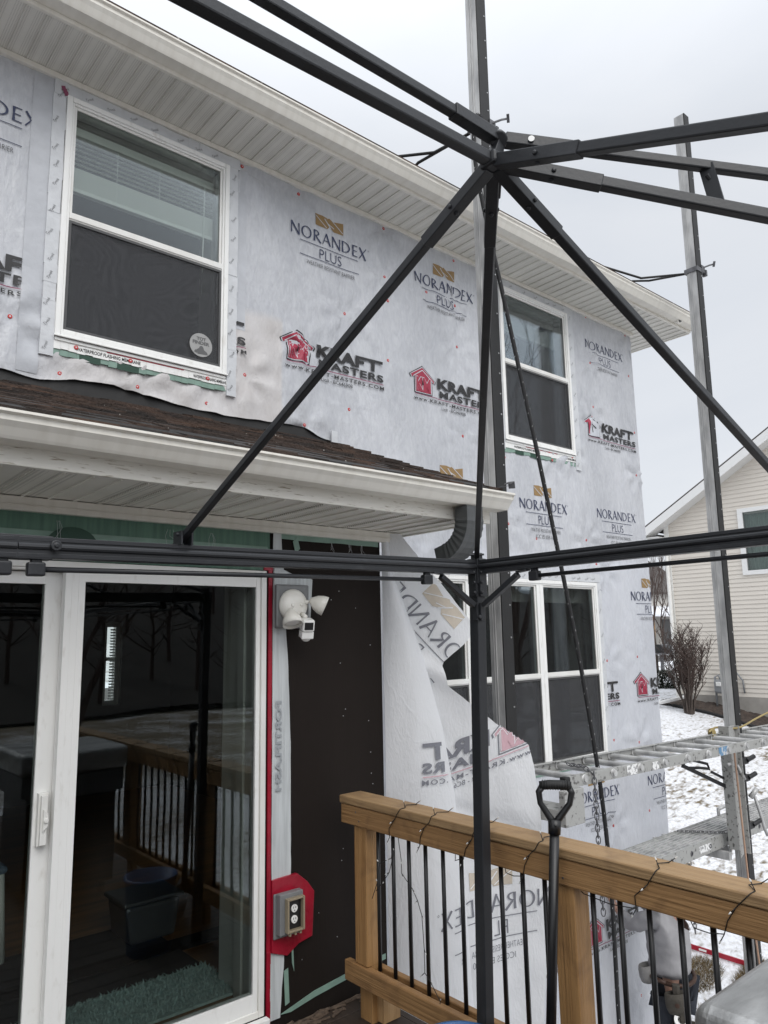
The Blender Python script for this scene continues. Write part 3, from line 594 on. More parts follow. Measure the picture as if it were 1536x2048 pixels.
# mulch bed and its edging along the foundation
mb = MB(); mb.grid(frange(NX-.95, NX-.03, .06), frange(1.5, 9.9, .07), lambda x, y: (x, y, gz(x, y)+.03+.05*(1-(NX-.03-x)/.95)+.05*noise.noise((x*5, y*5, 0))+.035*noise.noise((x*14, y*14, 0)))); tag(mb.build('mulch_bed', 'mulch', smooth=True), None, kind='structure')
mb = MB(); mb.tube([(NX-.97+.06*math.sin(y), y, gz(NX-.97, y)+.04) for y in frange(1.5, 9.4, .4)], .035, 6); tag(mb.build('bed_edging', 'rubber', smooth=True), 'black plastic edging along the mulch bed of the cream house', 'edging')
mb = MB(); a = Vector((NX-1.3, 9.5, gz(NX-1.3, 9.5)+.09)); mb.bar(a+Vector((-.1, .12, 0)), a+Vector((.75, -.35, .16)), .13, .07); tag(mb.build('splash_block', 'fartrim', bevel=.02), 'white splash block on the ground below the neighbour downspout', 'splash block')
# bare multi-stemmed shrub at the corner of that house
rnd = random.Random(21); sb = Vector((16.75, 8.85, gz(16.75, 8.85))); t = thing('bare_shrub', 'tall leafless vase-shaped shrub at the corner of the cream house', 'shrub', sb)
st = MB(); tw = MB()
for i in range(32):
    a = rnd.uniform(0, 6.28); s_ = rnd.uniform(.02, .33); H = rnd.uniform(1.2, 1.9); p0 = sb+Vector((math.cos(a)*.09, math.sin(a)*.09, -.05)); pts = [p0]
    for k in range(1, 6): f = k/5; pts.append(sb+Vector((math.cos(a)*s_*(f**.75)*1.9+rnd.uniform(-.04, .04), math.sin(a)*s_*(f**.75)*1.9+rnd.uniform(-.04, .04), H*f)))
    st.tube(pts, [.017, .014, .011, .009, .007, .004], 5, cap=False)
    for k in range(28):
        f = rnd.uniform(.3, 1)*4.99; i0 = int(f); p = pts[i0].lerp(pts[i0+1], f-i0); b = rnd.uniform(0, 6.28); l = rnd.uniform(.12, .34); q = p+Vector((math.cos(b)*l*.6, math.sin(b)*l*.6, l*.8)); tw.tube([p, q], [.006, .0035], 3, cap=False)
        for e in range(3): c_ = rnd.uniform(0, 6.28); l2 = l*rnd.uniform(.3, .6); m_ = p.lerp(q, rnd.uniform(.4, 1)); tw.tube([m_, m_+Vector((math.cos(c_)*l2*.7, math.sin(c_)*l2*.7, l2*.6))], [.004, .0025], 3, cap=False)
st.build('stem', 'bark', t); tw.build('twigs', 'barkdark', t)
# low evergreens farther along
def evergreen(label, c, rx, rz_, seed):
    rnd = random.Random(seed); c = Vector((c[0], c[1], gz(*c))); t = thing('evergreen_shrub', label, 'shrub', c, 'low evergreens'); f = MB()
    for k in range(2200):
        a = rnd.uniform(0, 6.28); e = rnd.random(); rr = rx*math.sqrt(rnd.random())*(1-.55*e*e)*(1+.25*noise.noise((a*1.5, e*4, seed))); p = c+Vector((rr*math.cos(a), rr*math.sin(a), rz_*e)); b = rnd.uniform(0, 6.28); l = rnd.uniform(.06, .14); dx, dy = math.cos(b)*.02, math.sin(b)*.02
        f.add([p+Vector((-dy, dx, 0)), p+Vector((dy, -dx, 0)), p+Vector((math.cos(b)*l, math.sin(b)*l, l*rnd.uniform(-.1, .8)))], [(0, 1, 2)])
    f.build('foliage', 'evergreen', t); m_ = MB(); m_.tube([c-Vector((0, 0, .1)), c+Vector((0, 0, rz_*.7))], [.05, .02], 6); m_.build('stem', 'bark', t)
evergreen('low dark evergreen next to the wrapped wall corner, beyond the red printed house', (22.3, 12.6), .66, .50, 1)
evergreen('low dark evergreen tucked behind the bare shrub of the cream house', (22.3, 11.7), .66, .45, 2)
# far house, its garage, mailbox, street trees
fh = thing('far_house', 'distant beige house with a dark roof and snowy porch roof across the street', 'house', (56, 33, gz(56, 33)))
zb = -1.9; mb = MB(); mb.box(50, 66, 29.5+4, 44, zb, 3.3); mb.prism([(33.5, 3.3), (44, 3.3), (38.7, 6.6)], lambda u, v, w_: (w_, u, v), 50.05, 65.9); mb.build('wall', 'farwall', fh)
mb = MB(); mb.prism([(32.9, 3.1), (38.7, 6.95), (44.6, 3.1), (44.6, 3.3), (38.7, 7.2), (32.9, 3.3)], lambda u, v, w_: (w_, u, v), 49.4, 66.6); mb.build('roof', 'shingle_far', fh)
mb = MB(); mb.prism([(30.8, 1.15), (33.5, 2.0), (33.5, 2.15), (30.8, 1.32)], lambda u, v, w_: (w_, u, v), 49.6, 64); mb.build('porch_roof', 'snow', fh)
for x in (50.2, 54, 58, 62):
    mb = MB(); mb.box(x, x+.35, 30.95, 31.3, zb, 1.2); mb.build('porch_post', 'cedar_z', fh)
for x in (52, 55, 60): mb = MB(); mb.box(x, x+1.5, 33.44, 33.49, zb+.3, 1.0); mb.build('window', 'sash', fh)
bare_tree('slim bare street tree right of the wrapped wall corner, nearest the house', (31.5, 17.98), 6.0, 41, 'bare street trees', r0=.055, spread=.26, levels=5)
bare_tree('bare street tree farther back in front of the distant beige house', (43, 24.0), 6.0, 43, 'bare street trees', r0=.06, spread=.42, levels=5)
bare_tree('farthest bare street tree beside the cream house corner', (47, 25.2), 6.2, 47, 'bare street trees', r0=.06, spread=.5, levels=5)
mp_ = Vector((31.2, 17.55, gz(31.2, 17.55)))
mbx = thing('mailbox', 'black mailbox on a post beyond the wrapped wall corner', 'mailbox', mp_); zt = -.95
mb = MB(); mb.box(mp_.x-.06, mp_.x+.06, mp_.y-.06, mp_.y+.06, mp_.z-.1, zt); mb.build('post', 'galv', mbx)
mb = MB(); mb.prism([(-.28, 0), (.28, 0), (.28, .22), (.18, .34), (0, .38), (-.18, .34), (-.28, .22)], lambda u, v, w_: (mp_.x+w_, mp_.y+u, zt+v), -.3, .5); mb.build('box', 'black', mbx)
mb = MB(); mb.box(mp_.x-.5, mp_.x+.55, mp_.y-.24, mp_.y+.24, zt-.07, zt); mb.build('shelf', 'galv', mbx)
# ---------------------------------------------------------------- the house being re-sided
MAT['laptape'] = M('lapped sheet edge', (.50, .515, .545), .4, var=.12, vs=12, bump=.35, bs=20)
YM, YB = 4.0, 3.2               # outer faces of the main wall and of the bump-out with the patio door
HX0, HX1 = -4.5, 6.95
house = thing('house', 'two storey house stripped to grey printed house wrap with white windows', 'house', (1.5, 6.3, -3.9))
WIN = dict(a=(1.123, 2.144, 1.614, 3.043), b=(4.788, 5.788, 1.634, 3.042), c=(3.40, 5.985, -1.09, .452))
DOOR = (.10, 1.950, -1.67, .331)
def in_win(x, z, pad=0):
    return any(a-pad < x < b+pad and c-pad < z < d+pad for a, b, c, d in WIN.values())
def wall_with_holes(mb, x0, x1, z0, z1, holes, ya, yb, m=0):
    xs = sorted({x0, x1, *[min(max(v, x0), x1) for h in holes for v in h[:2]]}); zs = sorted({z0, z1, *[min(max(v, z0), z1) for h in holes for v in h[2:]]})
    for i in range(len(xs)-1):
        run = None
        for j in range(len(zs)-1):
            cx, cz = (xs[i]+xs[i+1])/2, (zs[j]+zs[j+1])/2; solid = not any(a < cx < b and c < cz < d for a, b, c, d in holes)
            if solid and run is None: run = zs[j]
            if run is not None and (not solid or j == len(zs)-2):
                e = zs[j+1] if solid else zs[j]; mb.box(xs[i], xs[i+1], ya, yb, run, e, m); run = None
mb = MB(); wall_with_holes(mb, HX0, HX1, -3.9, 3.15, list(WIN.values())+[(-2.45, 2.57, -1.62, .58)], YM+.012, YM+.14); mb.build('main_wall', 'membrane', house)
mb = MB(); mb.box(HX1-.14, HX1, YM+.145, 8.6, -3.9, 3.15); mb.box(HX0, HX0+.14, YM+.145, 8.6, -3.9, 3.15); mb.build('end_wall', 'wrap', house)
FW = (3.15, 3.35, -.70, .22)
mb = MB(); wall_with_holes(mb, HX0, HX1, -3.9, 3.15, [FW], 8.605, 8.74); mb.build('front_wall', 'farwall', house)
# bump-out
BX0, BX1 = -2.6, 2.715
mb = MB(); wall_with_holes(mb, BX0, BX1, -1.86, .60, [DOOR], YB, YB+.12); mb.box(BX1-.12, BX1, YB+.125, YM+.005, -1.86, .60); mb.box(BX0, BX0+.12, YB+.125, YM+.005, -1.86, .60)
mb.build('bump_out_wall', 'membrane', house)
mb = MB(); mb.box(BX0, BX1-.02, YB+.02, YM+.008, -2.05, -1.865); mb.build('bump_out_floor', 'deckwood', house)
# scattered pale nail heads on the dark sheathing
mb = MB(); rnd = random.Random(3)
for k in range(16):
    x = rnd.choice((2.36, 2.43, 2.62, 2.63, rnd.uniform(2.14, 2.69))); z = rnd.uniform(-1.6, .5); mb.lathe([(.0001, -.003), (.0024, -.0024), (.0024, .0)], (x+rnd.uniform(-.01, .01), YB-.0005, z), (0, 1, 0), 6)
mb.build('sheathing_nails', 'nail', house)

# rooms behind the glass
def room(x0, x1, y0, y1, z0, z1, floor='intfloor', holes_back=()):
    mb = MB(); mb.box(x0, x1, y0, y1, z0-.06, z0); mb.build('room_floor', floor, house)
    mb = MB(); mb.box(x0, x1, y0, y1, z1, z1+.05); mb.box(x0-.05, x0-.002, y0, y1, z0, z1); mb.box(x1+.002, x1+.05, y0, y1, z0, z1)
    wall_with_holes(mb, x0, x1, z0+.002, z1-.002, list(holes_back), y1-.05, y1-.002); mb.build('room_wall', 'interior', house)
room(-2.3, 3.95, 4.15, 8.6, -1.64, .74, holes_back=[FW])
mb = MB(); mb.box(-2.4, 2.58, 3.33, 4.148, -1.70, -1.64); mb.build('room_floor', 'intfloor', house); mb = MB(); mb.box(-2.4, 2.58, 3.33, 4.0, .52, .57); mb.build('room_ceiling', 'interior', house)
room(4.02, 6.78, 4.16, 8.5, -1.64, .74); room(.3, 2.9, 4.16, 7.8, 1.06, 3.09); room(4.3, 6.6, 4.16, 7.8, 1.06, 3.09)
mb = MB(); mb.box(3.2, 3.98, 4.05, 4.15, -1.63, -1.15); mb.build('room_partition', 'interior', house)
# far kitchen window: frame and blind
fwn = MB(); fwn.box(FW[0], FW[1], 8.62, 8.70, FW[3]-.05, FW[3]); fwn.box(FW[0], FW[1], 8.62, 8.70, FW[2], FW[2]+.05); fwn.box(FW[0], FW[0]+.05, 8.62, 8.70, FW[2]+.05, FW[3]-.05); fwn.box(FW[1]-.05, FW[1], 8.62, 8.70, FW[2]+.05, FW[3]-.05); fwn.box(FW[0]+.05, FW[1]-.05, 8.63, 8.69, -.21, -.17)
fwn = fwn.build('window', 'vinyl', house); mb = MB(); z = FW[2]+.07
while z < FW[3]-.06: mb.obox(((FW[0]+FW[1])/2, 8.575, z), ((FW[1]-FW[0])/2-.07, 0, 0), (0, .011, .008), (0, 0, .0006)); z += .032
mb.build('blind', 'blind', fwn)

# ---- wrap on the main wall: a wrinkled sheet with a torn lower edge over the low roof
CAPS = [(2.7,3.08),(3.48,3.1),(4.25,3.09),(3.48,2.7),(3.5,2.51),(3.1,2.3),(3.92,2.71),(4.25,2.69),(4.25,2.33),(3.5,2.04),(2.29,1.66),(3.13,1.59),(2.75,1.41),(4.28,1.58),(2.74,1.97),(.91,1.67),(1.17,1.42),(1.59,1.43),(2.03,1.42),(2.25,3.10),(1.24,1.575),(1.54,1.57),(2.02,1.57),(6.15,3.12),(6.87,3.11),(6.88,2.66),(6.17,2.64),(6.18,2.19),(6.15,2.08),(5.89,2.1),(6.91,2.05),(6.88,1.59),(4.79,1.48),(5.43,1.54),(5.39,1.615),(5.74,1.615),(4.8,.91),(5.16,.81),(5.91,.85),(6.04,.63),(6.17,.58),(4.02,.6),(3.77,.56),(6.12,-.26),(6.14,-.97),(6.55,-1.03),(6.65,-1.66),(6.04,-1.69),(6.63,-.24),(6.29,-3.14)]
TEAR = [(.4, 1.37), (.88, 1.385), (1.06, 1.361), (1.25, 1.40), (1.46, 1.413), (1.6, 1.394), (1.95, 1.37), (2.14, 1.367), (2.43, 1.379), (2.60, 1.392), (2.747, 1.398), (2.79, 1.375), (2.84, 1.352), (2.93, 1.34), (3.0, 1.332), (3.04, 1.29), (3.06, .66)]
def tear(x):
    if x < TEAR[0][0]: return 1.37
    for (a, za), (b, zb_) in zip(TEAR, TEAR[1:]):
        if x <= b: return lerp(za, zb_, (x-a)/(b-a))+.006*noise.noise((x*9, 0, 4))
    return -9
_near = {}
for i, (x, z) in enumerate(CAPS):
    for a in range(int(x*2)-1, int(x*2)+2):
        for b in range(int(math.floor(z*2))-1, int(math.floor(z*2))+2): _near.setdefault((a, b), []).append(i)
def bulge(x, z):
    """how far the wrap stands off the sheathing"""
    d = .018+.012*noise.noise((x*.8, z*.5, 1.3))+.005*noise.noise((x*2.2, z*1.1, 7))+.0034*noise.noise((x*6, z*2.2, 3))+(.0035*math.sin(x*26+z*7+2*noise.noise((x*2, z*1.5, 0)))*max(0, 1-abs(x-4.15)/.55)*max(0, 1-abs(z-2.05)/.75) if 3.6 < x < 4.7 else 0)
    tp = .0
    for i in _near.get((int(x*2), int(math.floor(z*2))), ()):
        cx, cz = CAPS[i]; dx, dz = x-cx, z-cz; r_ = math.hypot(dx, dz)
        if r_ < .48:
            a = math.atan2(dz, dx); amp = .0075*(1+.7*math.sin(i*2.7)); d += 1.5*amp*math.sin(a*(5+i % 3)+i)*math.exp(-((r_-.09)/.13)**2 if r_ > .09 else -((r_-.09)/.05)**2); d -= .009*math.exp(-(r_/.045)**2)
    if 1.3 < z < 1.72 and .9 < x < 2.5:      # loose folds hanging under the left window
        d += .005*math.sin((x*1.1-z*2.6)*9+noise.noise((x*2, z*2, 0))*3)*(1-abs(z-1.50)/.23 if abs(z-1.50) < .23 else 0)
    if z < .60: d += .003
    # overlap lip between the two rolls
    if .60 < z < .70: d += .006*(1-(z-.60)/.10)
    return max(.004, d)
def on_wrap(x, z, lift=0): return (x, YM-bulge(x, z)-lift, z)
def grid_lines(a, b, st, extra):
    p = [v for v in frange(a, b, st)]; ex = [v for v in extra if a < v < b]
    p = [v for v in p if all(abs(v-e) > st*.35 for e in ex)]+ex; return sorted(p)
us = grid_lines(.3, HX1, .035, [v for k in WIN.values() for v in k[:2]]+[3.05]); vs_ = grid_lines(-3.72, 3.15, .04, [v for k in WIN.values() for v in k[2:]]+[.66])
mb = MB()
def wrap_pt(x, z):
    t = tear(x)
    if z < t < z+.045 and x < 3.05: z = t
    return on_wrap(x, z)
mb.grid(us, vs_, wrap_pt, 0, skip=lambda x, z: in_win(x, z) or (x < 3.055 and z < tear(x)-.022))
# pale green damp stain at the foot of the wall is part of the printed sheet
wrap = mb.build('house_wrap', 'wrap', house, smooth=True)
mb = MB(); mb.box(HX1-.012, HX1+.012, YM-.012, YM+.30, -3.72, 3.13); mb.build('wrap_corner', 'wrap', house, bevel=.006)
mb = MB(); mb.box(HX0, .31, YM-.010, YM+.010, 1.37, 3.14); mb.build('wrap_end', 'wrap', wrap)
# cap nails: copies of one
mb = MB(); mb.lathe([(.0118, .002), (.0118, -.0008), (.0105, -.002), (.004, -.0022)], (0, 0, 0), (0, 1, 0), 12); mb.lathe([(.0042, -.0021), (.0042, -.003), (.002, -.0034)], (0, 0, 0), (0, 1, 0), 8, 1)
cap0 = None
for i, (x, z) in enumerate(CAPS):
    p = Vector(on_wrap(x, z, .002))
    if in_win(x, z): continue
    if 1.50 < z < 1.62 and (1.1 < x < 2.2 or 4.9 < x < 5.9): p.y = YM-.034
    if cap0 is None: cap0 = mb.build('cap_nail', ['capred', 'nail'], None, o=(0, 0, 0)); cap0.parent = wrap; cap0.location = p-WL[wrap.name]
    else: c = cap0.copy(); COL.objects.link(c); c.parent = wrap; c.location = p-WL[wrap.name]
# the repeating print
def keep_wrap(x, z): return not in_win(x, z, .004) and not .945 < x < 1.06 and x < HX1-.004 and not (x < 3.055 and z < tear(x)+.004)
NP, NPI, KP, KB = print_n(), print_n(True), print_k(), print_k(True)
def at(x0, z0): return lambda u, v: (x0+u, z0+v)
for x0, z0, P in ((.313, 2.765, NP), (2.625, 2.768, NP), (3.783, 2.762, NP), (6.085, 2.786, NP[2:]), (4.94, 1.062, NPI), (3.79, 1.085, NPI), (6.10, 1.083, NPI[2:]),
                  (5.385, .307, NP), (6.574, .303, NP), (5.47, -1.435, NPI), (6.637, -1.433, NPI[2:])):
    draw_print('printed_logo', P, on_wrap, wrap, keep_wrap, xf=at(x0, z0))
for x0, z0, P in ((.225, 1.783, KP), (1.381, 1.783, KP), (2.537, 1.785, KP), (3.693, 1.788, KP), (5.977, 1.822, KB), (5.35, -.665, KP), (6.503, -.665, KP), (5.50, -2.62, KP), (4.34, -2.62, KP)):
    draw_print('printed_logo', P, on_wrap, wrap, keep_wrap, xf=at(x0, z0))

# ---- windows
def rect_frame(mb, x0, x1, z0, z1, wd, ya, yb, m=0, bot=None):
    b = bot if bot else wd
    mb.box(x0, x0+wd, ya, yb, z0, z1, m); mb.box(x1-wd, x1, ya, yb, z0, z1, m); mb.box(x0+wd, x1-wd, ya, yb, z1-wd, z1, m); mb.box(x0+wd, x1-wd, ya, yb, z0, z0+b, m)
def sash_unit(parent, x0, x1, z0, z1, zm, bm=.045):
    """upper sash set back, lower sash with its insect screen in front"""
    mb = MB(); rect_frame(mb, x0, x1, zm-.02, z1, .016, YM-.028, YM+.015); s1 = mb.build('sash', 'vinyl', parent, bevel=.003)
    p = MB(); p.box(x0+.016, x1-.016, YM-.020, YM-.014, zm, z1-.016); p.build('pane', 'pane', parent)
    mb = MB(); mb.box(x0+.0, x1, YM-.041, YM-.002, zm-.037, zm); mb.box(x0, x1, YM-.036, YM-.006, zm-.045, zm-.0375); mb.build('meeting_rail', 'vinyl', parent, bevel=.004)
    mb = MB(); rect_frame(mb, x0+.001, x1-.001, z0, zm-.046, .014, YM-.035, YM-.022); mb.build('screen_frame', 'sash', parent)
    p = MB(); p.add([(x0+.015, YM-.029, z0+.014), (x1-.015, YM-.029, z0+.014), (x1-.015, YM-.029, zm-.060), (x0+.015, YM-.029, zm-.060)], [(0, 1, 2, 3)]); p.build('screen', 'screen', parent)
    p = MB(); p.box(x0+.016, x1-.016, YM-.012, YM-.006, z0+.016, zm-.05); p.build('pane', 'pane', parent)
def window(key, label, units, zm):
    x0, x1, z0, z1 = WIN[key]; mb = MB()
    rect_frame(mb, x0, x1, z0, z1, .030, YM-.045, YM+.10, bot=.034); rect_frame(mb, x0+.030, x1-.030, z0+.034, z1-.030, .014, YM-.038, YM+.05)
    for (a, b), (c, d) in zip(units, units[1:]): mb.box(b, c, YM-.041, YM+.05, z0+.049, z1-.045); mb.box((b+c)/2-.004, (b+c)/2+.004, YM-.0435, YM-.0415, z0+.05, z1-.046)
    f = mb.build('window', 'vinyl_worn', house, bevel=.004); f['label'] = label
    for a, b in units: sash_unit(f, a, b, z0+.048, z1-.044, zm)
    mb = MB(); mb.box(x0-.004, x1+.004, YM-.052, YM-.0455, z0-.003, z0+.008); mb.box(x0+.004, x1-.004, YM-.038, YM+.02, z0-.022, z0-.0035); mb.build('sill', 'vinyl_worn', f, bevel=.003)
    return f
wa = window('a', 'white double-hung window with half raised blind and round sticker', [(1.167, 2.100)], 2.343)
wb = window('b', 'white double-hung window reflecting a bare tree beside the scaffold pole', [(4.832, 5.744)], 2.372)
wc = window('c', 'wide white triple window behind the hanging sheet', [(3.444, 4.222), (4.316, 5.094), (5.184, 5.941)], -.327)
def blind(parent, x0, x1, ztop, zb, st=.030):
    mb = MB(); mb.box(x0, x1, YM+.075, YM+.115, ztop-.03, ztop+.02); z = ztop-.05
    while z > zb+.13: mb.obox(((x0+x1)/2, YM+.095, z), ((x1-x0)/2, 0, 0), (0, .013, .002), (0, 0, .0007)); z -= st
    n_ = int(.13/.006)
    for k in range(n_): mb.box(x0, x1, YM+.08, YM+.11, zb+k*.006+.001, zb+k*.006+.0045)
    mb.box(x0, x1, YM+.078, YM+.112, zb-.022, zb-.001)
    for t in (.02, .31, .60, .93): mb.box(lerp(x0, x1, t)-.0012, lerp(x0, x1, t)+.0012, YM+.081, YM+.083, zb, ztop)
    mb.tube([(lerp(x0, x1, .93), YM+.074, ztop-.02), (lerp(x0, x1, .92), YM+.070, zb-.42)], .004, 6)
    mb.build('blind', 'blind', parent)
blind(wa, 1.18, 2.09, 2.93, 2.57); blind(wb, 4.85, 5.73, 3.0, 2.72)
mb = MB(); mb.box(3.5, 6.0, YM+.09, YM+.12, .27, .40); mb.build('valance', 'farwall', wc)
# drywall reveals inside each opening
for k, f in (('a', wa), ('b', wb), ('c', wc)):
    x0, x1, z0, z1 = WIN[k]; mb = MB(); mb.box(x0-.01, x0+.03, YM+.141, YM+.30, z0, z1); mb.box(x1-.03, x1+.01, YM+.141, YM+.30, z0, z1); mb.box(x0+.03, x1-.03, YM+.141, YM+.30, z1-.03, z1); mb.box(x0+.03, x1-.03, YM+.141, YM+.30, z0, z0+.03); mb.build('reveal', 'farwall', f)
# round rescue sticker on the lower left pane
mb = MB(); cx, cz = 1.972, 1.772
MAT['sticker'] = M('faded silver sticker', (.34, .34, .33), .4, var=.15, vs=20); MAT['stickerdark'] = M('sticker print', (.10, .10, .10), .5)
mb.lathe([(.0745, -.001), (.0745, .001)], (cx, YM-.0310, cz), (0, 1, 0), 32, 0)
fn = lambda T, l: [mb.add([(cx+p[0], YM-.0320-l, cz+p[1]) for p in t], [(0, 1, 2)], 1) for t in T]
fn(put('TOT', -.030, .028, .062, .022, bold=.05), .0006); fn(put('FINDER', -.056, .002, .112, .022, bold=.05), .0006)
fn(ear([(-.022, -.060), (-.030, -.034), (-.014, -.022), (-.008, -.008), (.006, -.004), (.016, -.014), (.020, -.028), (.040, -.040), (.046, -.056)]), .0006); fn(ear([(-.046, -.050), (-.036, -.034), (-.026, -.040), (-.026, -.058)]), .0006)
mb.build('sticker', ['sticker', 'stickerdark'], wa)

# ---- flashing tape round the windows, with its small repeated brand lettering and the green strips under the sills
def tape_run(name, parent, x0, x1, z0, z1, along, y=YM-.030, txt='Tyvek', st=.145, ragged=True, seed=0):
    mb = MB(); rnd = random.Random(seed+int(x0*100)); n_ = 16
    for i in range(n_):
        if along == 'z': a, b = lerp(z0, z1, i/n_), lerp(z0, z1, (i+1)/n_); mb.box(x0+rnd.uniform(-.003, .003), x1+rnd.uniform(-.004, .004), y-.002-rnd.uniform(0, .004), YM-.004, a, b+.002)
        else: a, b = lerp(x0, x1, i/n_), lerp(x0, x1, (i+1)/n_); mb.box(a, b+.002, y-.002-rnd.uniform(0, .004), YM-.004, z0+rnd.uniform(-.003, .003), z1+rnd.uniform(-.004, .004))
    if txt:
        p = (z0 if along == 'z' else x0)+.05
        while p < (z1 if along == 'z' else x1)-.06:
            T, _ = text2d(txt, -.01, .3); an = R(rnd.uniform(52, 72) if along == 'z' else rnd.uniform(15, 40)); ca, sa = math.cos(an), math.sin(an)
            cx, cz = ((x0+(x1-x0)*rnd.uniform(.25, .6), p) if along == 'z' else (p, z0+(z1-z0)*rnd.uniform(.2, .45)))
            for t in T:
                q = [((u-.5)*.050, (v-.5)*.020) for u, v in t]; mb.add([(cx+u*ca-v*sa, y-.0075, cz+u*sa+v*ca) for u, v in q], [(0, 1, 2)], 1)
            p += st*rnd.uniform(.6, 1.3)
    return mb.build(name, ['tape', 'ink'], parent)
tape_run('seam_tape', wrap, 1.052, 1.121, 1.50, 3.13, 'z', seed=1); tape_run('seam_tape', wrap, 2.147, 2.212, 1.49, 3.09, 'z', seed=2); tape_run('seam_tape', wrap, 1.06, 2.22, 3.046, 3.112, 'x', y=YM-.030, seed=3)
tape_run('seam_tape', wrap, 5.791, 5.88, 1.50, 3.12, 'z', seed=4); tape_run('seam_tape', wrap, 4.715, 4.785, 1.55, 3.12, 'z', seed=5); tape_run('seam_tape', wrap, 4.72, 5.88, 3.046, 3.11, 'x', y=YM-.030, seed=6)
tape_run('seam_tape', wrap, 3.40, 6.06, .456, .535, 'x', seed=7, st=.12); tape_run('seam_tape', wrap, 5.988, 6.06, -1.12, .45, 'z', seed=8, st=.2)
mb = MB(); mb.grid([.948, .965, .99, 1.02, 1.055], frange(1.39, 3.12, .04), lambda x, z: (x, YM-bulge(x, z)-.0035-.0015*noise.noise((x*9, z*4, 0)), z)); mb.build('sheet_lap', 'laptape', wrap, smooth=True)
mb = MB(); mb.grid([2.21, 2.245, 2.285], frange(1.95, 3.06, .06), lambda x, z: (x, YM-bulge(x, z)-.001, z)); mb.build('sheet_lap', 'laptape', wrap, smooth=True)
def sill_tape(parent, x0, x1, ztop, word_):
    rnd = random.Random(int(x0*10)); mb = MB(); n_ = 24
    for i in range(n_):
        a, b = lerp(x0, x1, i/n_), lerp(x0, x1, (i+1)/n_); mb.box(a, b+.001, YM-.031, YM-.004, ztop-.045+rnd.uniform(-.004, .004), ztop, 0); mb.box(a, b+.001, YM-.026, YM-.005, ztop-.078+.012*noise.noise((a*7, 0, 0))+rnd.uniform(-.004, .004), ztop-.046, 1)
    for a, b in ((.14, .25), (.34, .46)): mb.box(lerp(x0, x1, a), lerp(x0, x1, b), YM-.0275, YM-.026, ztop-.085, ztop-.047, 2)
    for a in (.12, .78):
        for t in put('WATERPROOF FLASHING MEMBRANE', x0+(x1-x0)*a, ztop-.034, .36 if a < .5 else .22, .020, bold=.02): 
            mb.add([(p[0], YM-.0325, p[1]) for p in t], [(0, 1, 2)], 3)
    mb.box(lerp(x0, x1, .28), lerp(x0, x1, .72), YM-.033, YM-.031, ztop-.006, ztop+.004, 4)
    mb.build('sill_flashing', ['vinyl_worn', 'greenlight', 'greendark', 'ink', 'redtape'], parent)
sill_tape(wrap, 1.115, 2.155, 1.592, ''); sill_tape(wrap, 4.78, 5.80, 1.612, '')
mb = MB(); mb.box(3.4, 6.15, YM-.026, YM-.008, -1.145, -1.104); mb.build('sill_flashing', 'greenlight', wrap)
mb = MB(); mb.box(2.955, 3.005, YM-.034, YM-.024, 1.32, 1.40); mb.box(2.96, 3.0, YM-.03, YM-.02, 1.28, 1.322); mb.build('seam_tape', 'tape', wrap)
mb = MB()  # small crumpled red patch at the window's upper corner
for k in range(3): mb.obox((1.10+.008*k, YM-.036-.001*k, 3.075-.014*k), (.010, 0, .004), (0, .002, 0), (-.003, 0, .012))
mb.build('corner_patch', 'plum', wrap)
# black membrane exposed between the torn wrap and the low roof
mb = MB(); mb.grid(frange(.2, 3.06, .06), [1.18, 1.26, 1.33, 1.37, 1.41, 1.45], lambda x, z: (x, YM+.004-.02*max(0, (1.36-z))-.004*noise.noise((x*5, z*9, 0)), z)); mb.build('step_flashing', 'flashing', house, smooth=True)

# ---- eaves of the main roof
mb = MB()
x = -4.5; k = 0
while x < 7.45-.02: mb.box(x+.003, min(x+.097, 7.45), 3.585, 3.99 if x < 6.95 else 4.4, 3.152, 3.164, 0); mb.box(x-.004, x+.0035, 3.585, 3.99 if x < 6.95 else 4.4, 3.146, 3.166, 0); x += .1
mb.box(-4.5, 7.45, 3.585, 4.42, 3.170, 3.180, 1); mb.build('soffit', ['soffit_hi', 'sash'], house)
mb = MB(); mb.box(-4.5, HX1+.02, 3.955, 3.995, 3.118, 3.150); mb.build('frieze_trim', 'almond', house, bevel=.004)
mb = MB(); mb.box(-4.5, 7.455, 3.560, 3.584, 3.145, 3.33); mb.box(7.4505, 7.472, 3.585, 4.42, 3.145, 3.33); mb.build('fascia', 'almond', house, bevel=.004)
GP = [(0, .000), (.075, .0), (.082, .012), (.098, .045), (.112, .068), (.112, .092), (.126, .100), (.126, .112), (.116, .112), (.116, .104), (.104, .098), (.104, .072), (.09, .05), (.073, .008), (.006, .008), (.006, .112), (0, .112)]
def gutter(x0, x1, yback, z0, k=1.0, kv=1.0, mat='almond', name='gutter'):
    mb = MB(); P = [(yback-u*k, z0+v*kv) for u, v in GP]; n_ = len(P)
    mb.add([(x0, y, z) for y, z in P]+[(x1, y, z) for y, z in P], [(i, (i+1) % n_, n_+(i+1) % n_, n_+i) for i in range(n_)])
    for xx in (x0, x1): mb.prism([(yback, z0), (yback-.075*k, z0), (yback-.098*k, z0+.045*kv), (yback-.112*k, z0+.068*kv), (yback-.122*k, z0+.11*kv), (yback, z0+.112*kv)], lambda u, v, w_: (w_, u, v), xx-.002, xx+.002)
    return mb.build(name, mat, house)
gu = gutter(-4.5, 7.46, 3.559, 3.168, 1.05, .80)
